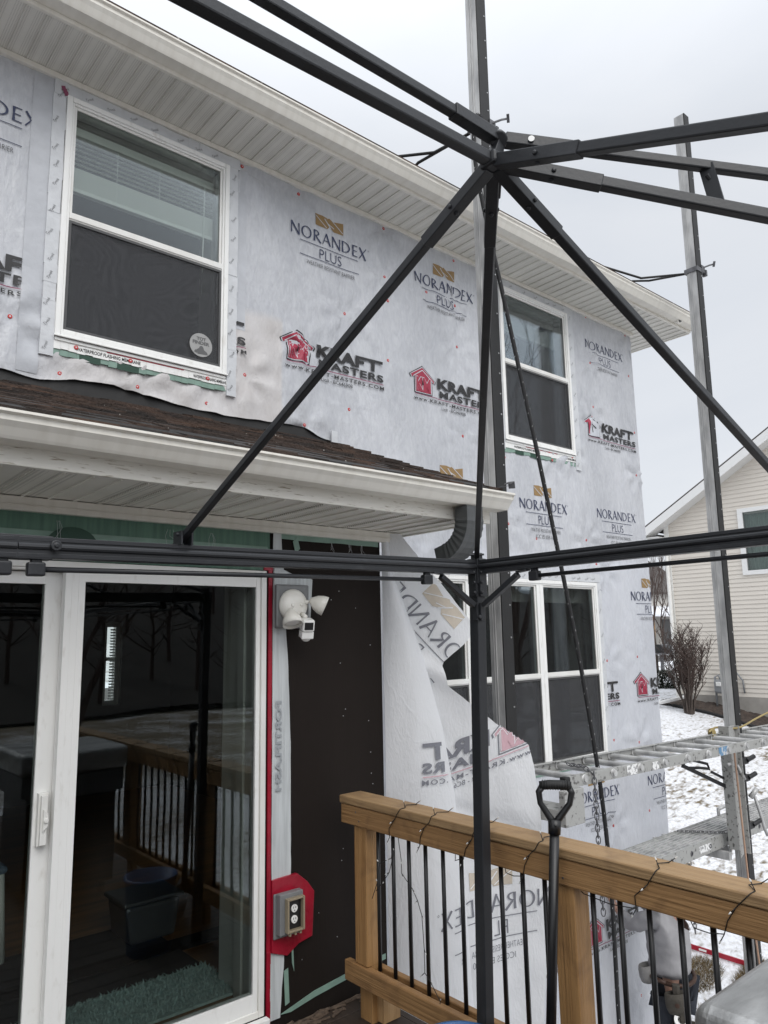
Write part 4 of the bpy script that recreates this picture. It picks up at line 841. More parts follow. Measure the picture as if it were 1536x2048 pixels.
def slab(pts, th, name, mat):
    mb = MB(); n_ = len(pts); mb.add(list(pts)+[(x, y, z-th) for x, y, z in pts], [tuple(range(n_)), tuple(reversed(range(n_, 2*n_)))]+[(i, (i+1) % n_, n_+(i+1) % n_, n_+i) for i in range(n_)]); return mb.build(name, mat, house)
rp = .30
slab([(-4.6, 3.48, 3.32), (7.48, 3.48, 3.32), (7.48, 6.3, 3.32+2.82*rp), (-4.6, 6.3, 3.32+2.82*rp)], .03, 'roof', 'shingle'); slab([(-4.6, 9.2, 3.32), (7.48, 9.2, 3.32), (7.48, 6.305, 3.32+2.82*rp), (-4.6, 6.305, 3.32+2.82*rp)], .03, 'roof', 'shingle')
mb = MB(); mb.prism([(4.1, 3.16), (8.7, 3.16), (6.3, 3.2+2.6*rp)], lambda u, v, w_: (w_, u, v), 6.93, 6.95); mb.build('gable', 'wrap', house)
# little vent knob under the eave at the corner
mb = MB(); mb.lathe([(.03, 0), (.03, .02), (.045, .03), (.045, .05), (.02, .055)], (7.10, 3.545, 3.19), (0, -1, -.2), 14); mb.lathe([(.028, .055), (.028, .062)], (7.10, 3.545, 3.19), (0, -1, -.2), 12, 1); mb.build('eave_light', ['almond', 'sash'], house)

# ---- low roof over the bump-out: stepped courses, soffit, fascia, gutter, elbow
RX1 = 3.03; nC = 12; y0, z0, y1, z1 = 2.56, .752, 4.0, 1.318
mb = MB(); rnd = random.Random(9)
for c in range(nC):
    ya, yb = lerp(y0, y1, c/nC), lerp(y0, y1, (c+1)/nC); za, zb_ = lerp(z0, z1, c/nC), lerp(z0, z1, (c+1)/nC); x = -2.9+.17*(c % 2)
    while x < RX1:
        wd = rnd.choice((.10, .13, .16, .2)); xe = min(x+wd, RX1+rnd.uniform(-.006, .008)); th = rnd.choice((.008, .009, .015)); dy = rnd.uniform(-.006, .004)
        mb.add([(x, ya+dy-.01, za+.003), (xe, ya+dy-.01, za+.003), (xe, ya+dy-.01, za+.003+th), (x, ya+dy-.01, za+.003+th), (x, yb+.02, zb_+.004+th), (xe, yb+.02, zb_+.004+th), (x, yb+.02, zb_), (xe, yb+.02, zb_)], [(0, 1, 2, 3), (3, 2, 5, 4), (1, 7, 5, 2), (0, 3, 4, 6)]); x += wd
mb.build('low_roof', 'shingle', house)
slab([(-2.9, 2.55, .763), (RX1-.01, 2.55, .763), (RX1-.01, 3.99, 1.31), (-2.9, 3.99, 1.31)], .03, 'low_roof_deck', 'flashing')
mb = MB(); mb.prism([(2.66, .60), (3.99, .60), (3.99, 1.27), (2.66, .76)], lambda u, v, w_: (w_, u, v), 2.985, 3.005); mb.build('rake_board', 'almond', house)
mb = MB(); x = -2.925; k = 0
while x < 2.985: mb.box(max(x+.003, -2.9), min(x+.097, 2.985), 2.645, 3.19 if x < 2.62 else 3.985, .588, .60, 0); mb.box(x-.004, x+.0028, 2.645, 3.19 if x < 2.62 else 3.985, .581, .60, 0); x += .101
mb.box(-2.9, 2.985, 2.645, 3.985, .606, .614, 1); mb.build('low_soffit', ['soffit_lo', 'sash'], house)
mb = MB(); mb.box(-2.9, 2.86, 3.165, 3.196, .527, .584); mb.box(-2.9, 2.86, 3.160, 3.165, .548, .552); mb.build('frieze_board', 'almond', house, bevel=.003)
mb = MB(); mb.box(-2.95, 3.006, 2.622, 2.643, .585, .738); mb.build('low_fascia', 'almond_old', house, bevel=.004)
gl = gutter(-2.95, 3.045, 2.621, .650, 1.18, .74)
mb = MB()  # crimped downspout elbow curling back towards the wall
xe, W2, D2 = 2.775, .058, .042; path = []
for k in range(25):
    t = k/24; a = R(lerp(0, 76, min(1, max(0, (t-.16)/.62)))); path.append((t, a))
p = Vector((xe, 2.56, .645)); pr = []; L_ = .35
for i, (t, a) in enumerate(path): pr.append((p.copy(), a)); p = p+Vector((0, math.sin(a), -math.cos(a)))*(L_/24)
vs2 = []; n_ = 0
for i, (q, a) in enumerate(pr):
    k_ = 1+(.05 if (i % 2 and .15 < path[i][0] < .85) else 0); nrm = Vector((0, math.cos(a), math.sin(a)))
    for sx_, sn in ((-1, -1), (-.4, -1.0), (.4, -1.0), (1, -1), (1, 1), (.4, 1), (-.4, 1), (-1, 1)): 
        inn = .93 if abs(sx_) < .5 else 1
        vs2.append(q+Vector((sx_*W2*k_, 0, 0))+nrm*(sn*D2*k_*inn))
fs2 = [(i*8+k, i*8+(k+1) % 8, (i+1)*8+(k+1) % 8, (i+1)*8+k) for i in range(len(pr)-1) for k in range(8)]
mb.add(vs2, fs2); mb.build('downspout_elbow', 'elbow', house)
mb = MB()  # bent strap end lying on the gutter corner
for a, b in (((2.98, 2.47, .775), (3.05, 2.50, .80)), ((3.05, 2.50, .80), (3.09, 2.53, .775)), ((2.99, 2.51, .77), (3.06, 2.54, .785))): mb.bar(a, b, .035, .004)
mb.build('bent_strap', 'galv', house)

# ---- bump-out wall covering: green paper, tapes, flashing strips
mb = MB(); mb.grid(frange(-2.4, 1.985, .12), [.336, .40, .46, .53], lambda x, z: (x, YB-.006-.004*noise.noise((x*4, z*9, 0))-.003*abs(noise.noise((x*17, z*3, 5))), z)); mb.build('building_paper', 'greenpaper', house, smooth=True)
mb = MB(); mb.grid(frange(-2.4, 1.97, .1), [.39, .42, .455], lambda x, z: (x, YB-.013-.002*noise.noise((x*6, z*9, 2)), z)); mb.build('paper_edge', 'greenlight', house)
mb = MB(); mb.prism([(1.02+.105*math.cos(R(a)), .40+.078*math.sin(R(a))) for a in range(0, 181, 12)], lambda u, v, w_: (u, w_, v), YB-.0185, YB-.0165); mb.build('paper_print', 'greendark', house)
mb = MB(); mb.grid(frange(2.05, 2.70, .05), [.50-.0, .53], lambda x, z: (x, YB-.006, z if z > .51 else .50+.012*noise.noise((x*14, 0, 2)))); mb.obox((2.145, YB-.008, .475), (.014, 0, .012), (0, .001, 0), (-.008, 0, .03)); mb.build('paper_scrap', 'greenlight', house)
mb = MB(); rnd = random.Random(2)
for cx in (.95, 1.45, 1.66, 2.35, 2.48, 2.56):
    for k in range(3): sx_ = cx+rnd.uniform(-.015, .015); mb.tube([(sx_, YB-.02, .50), (sx_+rnd.uniform(-.012, .012), YB-.024, .47), (sx_+rnd.uniform(-.03, .03), YB-.026, .43+rnd.uniform(-.03, .03))], .00055, 4)
mb.build('loose_threads', 'tape', house)
mb = MB(); n_ = 40
for i in range(n_):
    a, b = lerp(-1.74, .36, i/n_), lerp(-1.74, .36, (i+1)/n_); mb.box(1.978, 2.000+.002*noise.noise((i*.7, 0, 0)), YB-.012-.002*noise.noise((i*.9, 3, 0)), YB-.002, a, b+.001)
mb.box(1.95, 2.002, YB-.0145, YB-.002, .337, .362)
RT = [(2.0, -1.116), (2.142, -1.112), (2.20, -1.16), (2.240, -1.212), (2.228, -1.41), (2.150, -1.425), (2.085, -1.462), (2.0, -1.43)]
mb.prism(RT, lambda u, v, w_: (u, w_, v), YB-.022, YB-.002); mb.build('red_tape', 'redtape', house, bevel=.002)
def strip(name, pts, mat, y=YB-.008):
    mb = MB(); n2 = len(pts)
    zs = frange(min(p[2] for p in pts), max(p[2] for p in pts), .03)
    def xr(z):
        for (l0, r0_, za), (l1, r1, zb_) in zip(pts, pts[1:]):
            if za <= z <= zb_: t = (z-za)/(zb_-za); return lerp(l0, l1, t), lerp(r0_, r1, t)
        return pts[-1][:2]
    mb.grid([0, .2, .4, .6, .8, 1], zs, lambda u, z: (lerp(xr(z)[0], xr(z)[1], u)+.002*noise.noise((u*3, z*12, 1)), y-.004*abs(noise.noise((u*4, z*5, 9)))-(.006 if u > .9 else 0)*abs(noise.noise((z*9, 1, 1))), z)); return mb.build(name, mat, house, smooth=True)
sf = strip('flashing_strip', [(2.004, 2.112, -1.13), (2.004, 2.112, -1.05), (2.004, 2.110, -.5), (2.004, 2.094, -.1), (2.004, 2.080, .06), (2.004, 2.07, .30), (2.004, 2.05, .545)], 'tapegrey')
strip('flashing_strip', [(2.0, 2.055, -1.72), (2.0, 2.062, -1.62), (2.0, 2.072, -1.5), (2.0, 2.074, -1.42)], 'tapegrey')
mb = MB()
for t in put('FORTIFLASH', 0, 0, .42, .034, bold=.03): mb.add([(2.020+.034-p[1], YB-.0165, -.30-p[0]) for p in t], [(0, 1, 2)])
mb.build('strip_print', M('pale grey print', (.33, .35, .37), .5), sf)
mb = MB(); mb.prism([(2.004, .06), (2.10, .055), (2.11, .045), (2.225, .10), (2.238, .30), (2.20, .318), (2.12, .322), (2.06, .345), (2.004, .35)], lambda u, v, w_: (u, w_, v), YB-.020, YB-.010); mb.build('box_flashing', 'tapegrey', house, bevel=.003)
mb = MB(); mb.prism([(2.06, -1.71), (2.25, -1.665), (2.46, -1.642), (2.70, -1.62), (2.70, -1.645), (2.46, -1.668), (2.25, -1.692), (2.115, -1.715)], lambda u, v, w_: (u, w_, v), YB-.007, YB-.002); mb.obox((2.09, YB-.008, -1.60), (.012, 0, .004), (0, .001, 0), (-.004, 0, .075)); mb.obox((2.115, YB-.02, -1.46), (.006, 0, -.02), (0, .001, 0), (-.003, 0, .06)); mb.build('paper_scrap', 'greenlight', house)

# ---- patio door
dx0, dx1, dz0, dz1 = DOOR
mb = MB(); rect_frame(mb, dx0, dx1, dz0, dz1, .028, YB-.040, YB+.10); rect_frame(mb, dx0+.028, dx1-.028, dz0+.0, dz1-.028, .010, YB-.030, YB+.09); door = mb.build('patio_door', 'vinyl', house, bevel=.003); door['label'] = 'white sliding patio door with wide dark panes'
def leaf(name, x0, x1, z0, z1, wl, wr, ya, yb):
    mb = MB(); mb.box(x0, x0+wl, ya, yb, z0, z1); mb.box(x1-wr, x1, ya, yb, z0, z1); mb.box(x0+wl, x1-wr, ya+.002, yb, z1-.048, z1); mb.box(x0+wl, x1-wr, ya+.002, yb, z0, z0+.085)
    mb.box(x0+wl*.32, x0+wl*.32+.002, ya-.0012, ya, z0+.01, z1-.01); mb.box(x0+wl*.66, x0+wl*.66+.002, ya-.0012, ya, z0+.01, z1-.01)
    f = mb.build(name, 'vinyl_worn', door, bevel=.003); f['label'] = None; del f['label']
    p = MB(); p.box(x0+wl-.004, x1-wr+.004, (ya+yb)/2-.008, (ya+yb)/2-.003, z0+.08, z1-.044); p.build('pane', 'doorglass', door); return f
leaf('door_panel', .996, 1.914, -1.655, .298, .080, .020, YB-.036, YB+.006)
leaf('door_panel', .16, 1.035, -1.655, .288, .07, .101, YB+.020, YB+.062)
mb = MB(); mb.box(.945, .982, YB-.006, YB+.019, -.775, -.578); mb.box(.952, .977, YB-.020, YB-.0065, -.77, -.585); mb.prism([(.960, -.72), (.979, -.70), (.979, -.655), (.960, -.635)], lambda u, v, w_: (u, w_, v), YB-.028, YB-.0205); mb.lathe([(.009, 0), (.009, .006)], (.970, YB-.029, -.678), (0, -1, 0), 14); mb.build('handle', 'vinyl', door, bevel=.002)
mb = MB(); mb.box(dx0-.02, dx1+.01, YB-.075, YB-.041, -1.735, -1.672); mb.box(dx0-.02, dx1, YB-.10, YB-.04, -1.75, -1.736); mb.build('sill', 'vinyl_worn', door, bevel=.003)
mb = MB(); mb.box(1.925, 1.965, YB+.101, YB+.34, -1.64, .31); mb.box(1.905, 1.9245, YB+.101, YB+.16, -1.64, .31); mb.build('jamb', 'vinyl', door)

# ---- things inside, seen through the glass
def shag(x0, x1, y0, y1, z):
    mb = MB(); rnd = random.Random(1); mb.box(x0, x1, y0, y1, z, z+.012)
    for k in range(5200):
        x, y = rnd.uniform(x0, x1), rnd.uniform(y0, y1); a = rnd.uniform(0, 6.28); l = rnd.uniform(.012, .03); dx, dy = math.cos(a), math.sin(a); mb.add([(x-dy*.004, y+dx*.004, z+.012), (x+dy*.004, y-dx*.004, z+.012), (x+dx*l, y+dy*l, z+.012+rnd.uniform(.006, .02))], [(0, 1, 2)])
    return mb
tag(shag(1.02, 1.96, 3.37, 3.75, -1.638).build('door_mat', 'teal'), 'teal shag mat on the floor just inside the patio door', 'mat')
mb = MB(); mb.box(.0, 1.95, 3.76, 4.55, -1.638, -1.628); tag(mb.build('floor_rug', 'rug', bevel=.003), 'dark rug on the wood floor behind the teal mat', 'rug')
b = thing('storage_bin', 'milky plastic storage bin with a lid standing inside the patio door', 'bin', (1.98, 4.35, -1.63))
mb = MB(); mb.prism([(1.76, -1.628), (2.02, -1.628), (2.05, -1.43), (1.73, -1.43)], lambda u, v, w_: (u, w_, v), 4.22, 4.50); mb.build('tub', 'clearplastic', b, bevel=.02)
mb = MB(); mb.box(1.715, 2.065, 4.205, 4.515, -1.429, -1.405); mb.build('lid', 'clearplastic', b, bevel=.01)
t = thing('white_chair', 'white plastic chair inside behind the left door pane', 'chair', (.95, 4.75, -1.63))
for x, y in ((1.18, 4.5), (.72, 4.5), (1.14, 4.95), (.76, 4.95)):
    mb = MB(); mb.tube([(x, y, -1.637), (lerp(x, .95, .08), lerp(y, 4.75, .08), -1.2)], [.028, .024], 8); mb.build('leg', 'offwhite', t, smooth=True)
mb = MB(); mb.box(.70, 1.20, 4.50, 4.98, -1.2, -1.16); mb.build('seat', 'bluegrey', t, bevel=.02)
mb = MB(); mb.grid(frange(.72, 1.18, .05), frange(-1.158, -.72, .05), lambda u, v: (u, 4.97+.10*(v+1.16)-.03*math.cos((u-.95)*5), v)); mb.build('backrest', 'offwhite', t, smooth=True)
# ---------------------------------------------------------------- loose sheet of wrap blowing off the bump-out corner, seen from its back
fa = R(22.7); fd = Vector((math.cos(fa), -math.sin(fa), 0)); fo = Vector((-math.sin(fa), -math.cos(fa), 0)); fp = Vector((BX1+.006, YB-.004, 0))
FOLD = [(.60, .035), (.358, .055), (.149, .130), (-.134, .232), (-.49, .325), (-.865, .388), (-1.4, .43), (-2.2, .47)]
EDGE = [(.60, .105), (.575, .116), (.434, .228), (.34, .308), (.037, .548), (-.02, .50), (-.153, .332), (-.276, .361), (-.407, .531), (-.499, .655), (-.627, .853), (-.68, .866), (-.756, .878), (-1.118, .905), (-1.504, .938), (-1.734, .914), (-2.2, .87)]
def pw(T, z):
    for (za, a), (zb_, b) in zip(T, T[1:]):
        if za >= z >= zb_: return lerp(a, b, (za-z)/(za-zb_))
    return T[0][1] if z > T[0][0] else T[-1][1]
def drape(s, z, lift=0):
    f = pw(FOLD, z); t = max(0, min(1, s/f)); k = min(1, (.6-z)/.5)
    h = .012+k*(.075*math.sin(math.pi*min(1, t*.93))**.8)+.010*k*noise.noise((s*7, z*1.3, 2))+.006*noise.noise((s*16, z*2.5, 5))
    q = fp+fd*s+fo*(h+lift); return (q.x, q.y, z)
def flap(s, z, lift=0):
    f = pw(FOLD, z); e = pw(EDGE, z); k = min(1, (.6-z)/.5); t = max(0, s-f)
    h = .010+k*(.020*math.sin(t*9+z*2.2)+.020*noise.noise((s*2.6, z*1.6, 8))+.008*noise.noise((s*7+z*4, z*5-s*3, 1)))+.05*max(0, t)*k
    if z > -.16: h += .10*max(0, (s-f))*(1 if z < .3 else .4)
    h += .03*math.exp(-((z+.22+.5*(s-.33))/.06)**2)*k-.02*math.exp(-((z+1.02+.35*(s-.6))/.05)**2)
    q = fp+fd*s+fo*(h+lift); return (q.x, q.y, z)
zs = frange(-2.12, .578, .022)
mb = MB(); mb.grid([i/12 for i in range(13)], zs, lambda u, z: drape(u*pw(FOLD, z), z)); mb.grid([i/26 for i in range(27)], zs, lambda u, z: flap(lerp(max(0, pw(FOLD, z)-.05), pw(EDGE, z)+.004*noise.noise((z*25, 0, 0)), u), z))
loose = mb.build('torn_wrap', 'loose', house, smooth=True); loose['label'] = 'loose white wrap sheet hanging off the corner with its print reversed'
RM = dict(navy='ink_back', ink='ink_back', plum='red_back', red='red_back', gold='gold_back', wrapline='loose')
inB = lambda s, z: pw(FOLD, z)+.012 < s < pw(EDGE, z)-.006
inA = lambda s, z: .01 < s < pw(FOLD, z)-.03
draw_print('printed_logo', KP, flap, loose, inB, RM, xf=lambda u, v: (.91-u, -.672+v-.27*max(0, u-.05)), fine=.03)
draw_print('printed_logo', KP, drape, loose, inA, RM, xf=lambda u, v: (1.078-u, -.79+v), fine=.03)
draw_print('printed_logo', NP, flap, loose, inB, RM, xf=lambda u, v: (.456+1.08*(-.665*u+.747*v), -.228+1.08*(.747*u+.665*v)), fine=.03)
draw_print('printed_logo', NPI, flap, loose, inB, RM, xf=lambda u, v: (.935-u, -1.475+v-.05*u/.67), fine=.03)
draw_print('printed_logo', NPI, drape, loose, inA, RM, xf=lambda u, v: (.935-u, -1.475+v-.05*u/.67), fine=.03)

# ---------------------------------------------------------------- deck, railing
MAT['splinter'] = M('weathered splinters', (.16, .115, .08), .85, col2=(.06, .04, .03), vs=40)
deck = thing('deck', 'dark brown stained wooden deck beside the patio door', 'deck', (0, .5, -3.9))
DZ = -1.75; mb = MB(); y = -2.2
while y < 3.15: mb.box(-3, 2.52, y, min(y+.136, 3.17), DZ-.03, DZ); y += .142
mb.build('decking', 'deckwood', deck, bevel=.003)
mb = MB(); mb.box(-3, 2.52, -2.24, -2.205, -2.02, DZ-.002); mb.box(2.525, 2.56, -2.24, 3.17, -2.02, DZ-.002); mb.box(-3, 2.5, -1.9, 3.1, -1.96, DZ-.032); mb.build('rim_joist', 'deckwood', deck)
for x, y in ((2.4, -2.1), (2.4, 2.4), (0, -2.1), (-2.9, -2.1), (-.3, 2.4)):
    mb = MB(); mb.box(x-.07, x+.07, y-.07, y+.07, -4.1, -1.962); mb.build('deck_post', 'deckwood', deck)
mb = MB(); rnd = random.Random(4)
for k in range(60):
    x = rnd.uniform(2.05, 2.6); y = 3.10+rnd.uniform(-.02, .05); l = rnd.uniform(.01, .05); a = rnd.uniform(-.5, .5); mb.obox((x, y, DZ+.004+rnd.uniform(0, .008)), (l*math.cos(a), l*math.sin(a), 0), (-.004*math.sin(a), .004*math.cos(a), 0), (0, 0, .003))
for a, b in (((2.06, 3.13), (2.30, 3.15)), ((2.30, 3.14), (2.62, 3.16))): mb.bar((*a, DZ+.006), (*b, DZ+.006), .014, .010)
tag(mb.build('wood_splinters', 'splinter'), 'litter of old wood splinters along the foot of the dark wall', 'debris', kind='stuff')
rl = thing('deck_railing', 'stained wood deck railing with black metal balusters', 'railing', (2.39, 1.2, DZ))
RY0, RY1 = -1.2, 3.085
mb = MB(); mb.box(2.325, 2.462, RY0, RY1, -.802, -.765); mb.build('cap_rail', 'cedar_top', rl, bevel=.006)
mb = MB(); mb.box(2.331, 2.369, RY0+.01, RY1-.006, -.894, -.8045); mb.build('top_rail', 'cedar_y', rl, bevel=.005)
mb = MB(); mb.box(2.411, 2.449, RY0+.01, RY1-.006, -.894, -.8045); mb.build('top_rail', 'cedar_y', rl, bevel=.005)
mb = MB(); mb.box(2.333, 2.369, RY0+.01, RY1-.02, -1.598, -1.509); mb.build('bottom_rail', 'cedar_y', rl, bevel=.005)
mb = MB(); mb.box(2.411, 2.447, RY0+.01, RY1-.1, -1.598, -1.515); mb.build('bottom_rail', 'cedar_y', rl, bevel=.005)
for y in (2.905, 1.731, .56, -.62):
    mb = MB(); mb.box(2.346+.024, 2.410, y+.001, y+.089, -1.76, -.896); mb.box(2.345, 2.435, y, y+.09, -1.507, -.8965); mb.build('post', 'cedar_z', rl, bevel=.004)
mb = MB(); mb.box(2.40, 2.50, 2.86, 2.95, -1.745, -1.62); mb.build('post_block', 'paleboard', rl)
mb = MB(); mb.tube([(2.39, 2.868, -1.52), (2.39, 2.868, -.88)], .0095, 10); b0 = mb.build('baluster', 'black', rl, smooth=True)
for y in [2.76, 2.652, 2.543, 2.434, 2.325, 2.217, 2.108, 1.999, 1.893, 1.682, 1.573, 1.463, 1.353, 1.245, 1.137, 1.03, .92, .81, .70, .45, .34, .23, .12, .01, -.1, -.21, -.32, -.43, -.72, -.83, -.94, -1.05]:
    copy_part(b0, rl, (0, y-2.868, 0))
mb = MB()
for y in (2.95, 1.775, .60):
    for dz in (-.83, -.868): mb.lathe([(.0042, -.0005), (.0042, .0008), (.002, .0012)], (2.331, y+.012*(1 if dz > -.85 else -1), dz), (-1, 0, 0), 8)
mb.build('screw_heads', 'galv', rl)
# string of unlit fairy lights wound round the rail
sl_ = thing('string_lights', 'unlit black fairy light string wound along the wooden deck rail', 'string lights', (2.39, 1.9, -.765))
wm = MB(); bm_ = MB(); rnd = random.Random(14)
def twig(p, d): 
    p = Vector(p); q = p+Vector(d); wm.tube([p, q], .0017, 5); bm_.lathe([(.0022, 0), (.0028, .004), (.001, .010)], q, d, 6)
prev = None
for y in (2.70, 2.50, 2.235, 1.93, 1.46, 1.16, .80, .42):
    f = [Vector((2.329, y+.02, -.90)), Vector((2.327, y+.01, -.86)), Vector((2.3265, y-.03, -.815)), Vector((2.322, y-.055, -.790)), Vector((2.324, y-.066, -.764)), Vector((2.350, y-.070, -.762)), Vector((2.385, y-.045, -.760)), Vector((2.43, y-.06, -.762)), Vector((2.466, y-.04, -.77)), Vector((2.467, y-.02, -.80)), Vector((2.452, y-.06, -.86)), Vector((2.44, y-.10, -.90))]
    for p in f: p += Vector((0, rnd.uniform(-.008, .008), 0))
    if prev: wm.tube([prev, prev.lerp(f[0], .3)+Vector((-.02, 0, -.02-rnd.uniform(0, .03))), prev.lerp(f[0], .7)+Vector((-.02, 0, -.015)), f[0]], .0017, 5)
    wm.tube(f, .0017, 5); prev = f[-1]
    twig(f[5], (.004, .012, .022)); twig(f[2], (-.012, .01, -.012)); twig(f[7], (.006, -.02, .016)); twig(f[0], (-.004, .012, -.022))
for pts in ([(2.36, 2.72, -.895), (2.36, 2.74, -1.0), (2.34, 2.80, -1.03), (2.35, 2.83, -1.12), (2.35, 2.87, -1.20)], [(2.36, 2.72, -.895), (2.345, 2.70, -.96), (2.35, 2.745, -1.06), (2.35, 2.78, -1.10), (2.35, 2.84, -1.16)], [(2.36, 2.69, -.895), (2.35, 2.66, -.99), (2.36, 2.67, -1.05), (2.36, 2.60, -1.10), (2.36, 2.57, -1.14), (2.37, 2.555, -1.20), (2.365, 2.54, -1.33), (2.36, 2.535, -1.42), (2.35, 2.49, -1.44), (2.355, 2.44, -1.50), (2.34, 2.435, -1.56), (2.32, 2.41, -1.60), (2.30, 2.36, -1.66)]):
    wm.tube(pts, .0017, 5); 
    for p in pts[1:-1]: twig(p, (rnd.uniform(-.012, .0), rnd.uniform(-.02, .02), rnd.uniform(-.014, .01)))
wm.build('wire', 'rubber', sl_, smooth=True); bm_.build('bulb', 'bulb', sl_)

# ---------------------------------------------------------------- gazebo frame
gz_ = thing('gazebo', 'charcoal metal gazebo frame without its canopy standing on the deck', 'gazebo', (.51, .76, DZ))
GX0, GX1, GY0, GY1 = -1.19, 2.23, -.50, 2.025; HA, HB = Vector((.92, .76, .81)), Vector((.10, .76, .773)); BZ = .268
def bz(x): return BZ-.0145*(2.2-x)
def gbar(name, p, q, w, h, up=(0, 0, 1), bev=.0025): mb = MB(); mb.bar(p, q, w, h, up); return mb.build(name, 'charcoal', gz_, bevel=bev)
for x, y in ((GX1, GY1), (GX0, GY1), (GX0, GY0), (GX1, GY0)):
    dx = -.035 if (x, y) == (GX1, GY1) else 0; dy = .025 if dx else 0
    mb = MB(); mb.bar((x+dx, y+dy, DZ+.012), (x, y, bz(x)+.03), .046, .046, (0, 1, 0)); f = mb.build('post', 'charcoal', gz_, bevel=.003)
    mb = MB(); mb.box(x+dx-.075, x+dx+.075, y+dy-.075, y+dy+.075, DZ+.001, DZ+.011); mb.build('foot_plate', 'charcoal', f)
    sx_, sy_ = (1 if x > .5 else -1), (1 if y > .76 else -1)
    mb = MB(); mb.bar((x-sx_*.012, y-sy_*.042, .115), (x-sx_*.012, y-sy_*.218, .222), .024, .020); mb.box(x-sx_*.012-.011, x-sx_*.012+.011, y-sy_*.029-.006, y-sy_*.029+.006, .055, .125); mb.lathe([(.008, 0), (.008, .012)], (x-sx_*.023, y-sy_*.029, .07), (-sx_, 0, 0), 8); mb.bar((x-.01*sx_, y-sy_*.215, .232), (x-.01*sx_, y-sy_*.265, .236), .03, .006); mb.build('corner_brace', 'charcoal', gz_, bevel=.002)
    mb = MB(); mb.bar((x-sx_*.042, y-sy_*.012, .115), (x-sx_*.218, y-sy_*.012, .222), .024, .020); mb.box(x-sx_*.029-.006, x-sx_*.029+.006, y-sy_*.012-.011, y-sy_*.012+.011, .055, .125); mb.lathe([(.008, 0), (.008, .012)], (x-sx_*.029, y-sy_*.023, .07), (0, -sy_, 0), 8); mb.bar((x-sx_*.215, y-.01*sy_, .232), (x-sx_*.265, y-.01*sy_, .236), .03, .006); mb.build('corner_brace', 'charcoal', gz_, bevel=.002)
    mb = MB(); mb.box(x-.027, x+.027, y-.027, y+.027, .20, bz(x)+.033); 
    for a, b in ((1, 0), (0, 1)):
        for zz in (.165, .205, .245): mb.lathe([(.007, 0), (.007, .010), (.004, .013)], (x-sx_*(.0325 if a else .018), y-sy_*(.0325 if b else .018), zz), (-sx_*a, -sy_*b, 0), 8)
    mb.box(x-sx_*.0285-.004, x-sx_*.0285+.004, y-.020, y+.020, .15, bz(x)+.03); mb.box(x-.020, x+.020, y-sy_*.0285-.004, y-sy_*.0285+.004, .15, bz(x)+.03); mb.build('corner_bracket', 'charcoal', gz_, bevel=.004)
def beam(p, q, inn, nm='beam'):
    p, q, inn = Vector(p), Vector(q), Vector(inn); mb = MB(); mb.bar(p, q, .036, .055)
    o = inn*.0185; mb.bar(p+o+Vector((0, 0, .021)), q+o+Vector((0, 0, .021)), .006, .012); mb.bar(p+o+Vector((0, 0, -.021)), q+o+Vector((0, 0, -.021)), .006, .012)
    mb.tube([p+o+Vector((0, 0, .002)), q+o+Vector((0, 0, .002))], .0095, 10); return mb.build(nm, 'charcoal', gz_, bevel=.0015)
mx_ = .51
for y, s_ in ((GY1, -1), (GY0, 1)):
    for xa, xb in ((GX0+.03, mx_-.001), (mx_+.001, GX1-.03)): beam((xa, y, bz(xa)-.002), (xb, y, bz(xb)-.002), (0, s_, 0))
    mb = MB(); bj = bz(mx_); mb.box(mx_-.13, mx_+.085, y-.021, y+.021, bj-.032, bj+.029); mb.lathe([(.012, 0), (.014, .01), (.014, .020), (.006, .020), (.006, .024)], (mx_+.088, y+s_*.020, bj+.004), (0, s_, 0), 14); mb.build('beam_joint', 'charcoal', gz_, bevel=.004)
for x, s_ in ((GX1, -1), (GX0, 1)): beam((x, GY0+.03, bz(x)-.002), (x, GY1-.03, bz(x)-.002), (s_, 0, 0))
def rod(p, q):
    p, q = Vector(p), Vector(q); d = (q-p).normalized(); mb = MB(); mb.tube([p, q], .0075, 10); mb.build('curtain_rod', 'charcoal', gz_, smooth=True)
    for e, s_ in ((p, 1), (q, -1)):
        mb = MB(); mb.bar(e-d*.022*s_, e+d*.022*s_, .026, .036); mb.bar(e-d*.014*s_+Vector((0, 0, .018)), e+d*.014*s_+Vector((0, 0, .018)), .018, .02); mb.build('rod_bracket', 'charcoal', gz_, bevel=.005)
for y, o in ((GY1, -.004), (GY0, .004)):
    rod((mx_+.05, y+o, bz(mx_)-.056), (1.945, y+o, bz(1.94)-.056)); rod((GX0+.28, y+o, bz(GX0)-.056), (mx_-.03, y+o, bz(mx_)-.056))
for x, o in ((GX1, -.004), (GX0, .004)): rod((x+o, GY0+.28, bz(x)-.056), (x+o, 1.735, bz(x)-.056))
def rafter(a, b, sleeve=.17, w=.0195, nm='rafter', wl=.0225):
    a, b = Vector(a), Vector(b); d = (b-a).normalized(); l = (b-a).length; gbar(nm, a+d*(.03+sleeve*.4), b, w, w); mb = MB(); mb.bar(a+d*.012, a+d*(.02+sleeve), wl, wl); q = a+d*(sleeve*.62); 
    s_ = d.cross(Vector((0, 0, 1))).normalized(); n_ = s_.cross(d)
    for sg in (1, -1): mb.lathe([(.0045, 0), (.0045, .003), (.002, .004)], q+s_*sg*wl/2, s_*sg, 8)
    mb.lathe([(.0045, 0), (.0045, .003), (.002, .004)], q-n_*wl/2, -n_, 8); mb.build('rafter_socket', 'charcoal', gz_, bevel=.002)
TZ = BZ+.045; zt_ = lambda x: bz(x)+.045
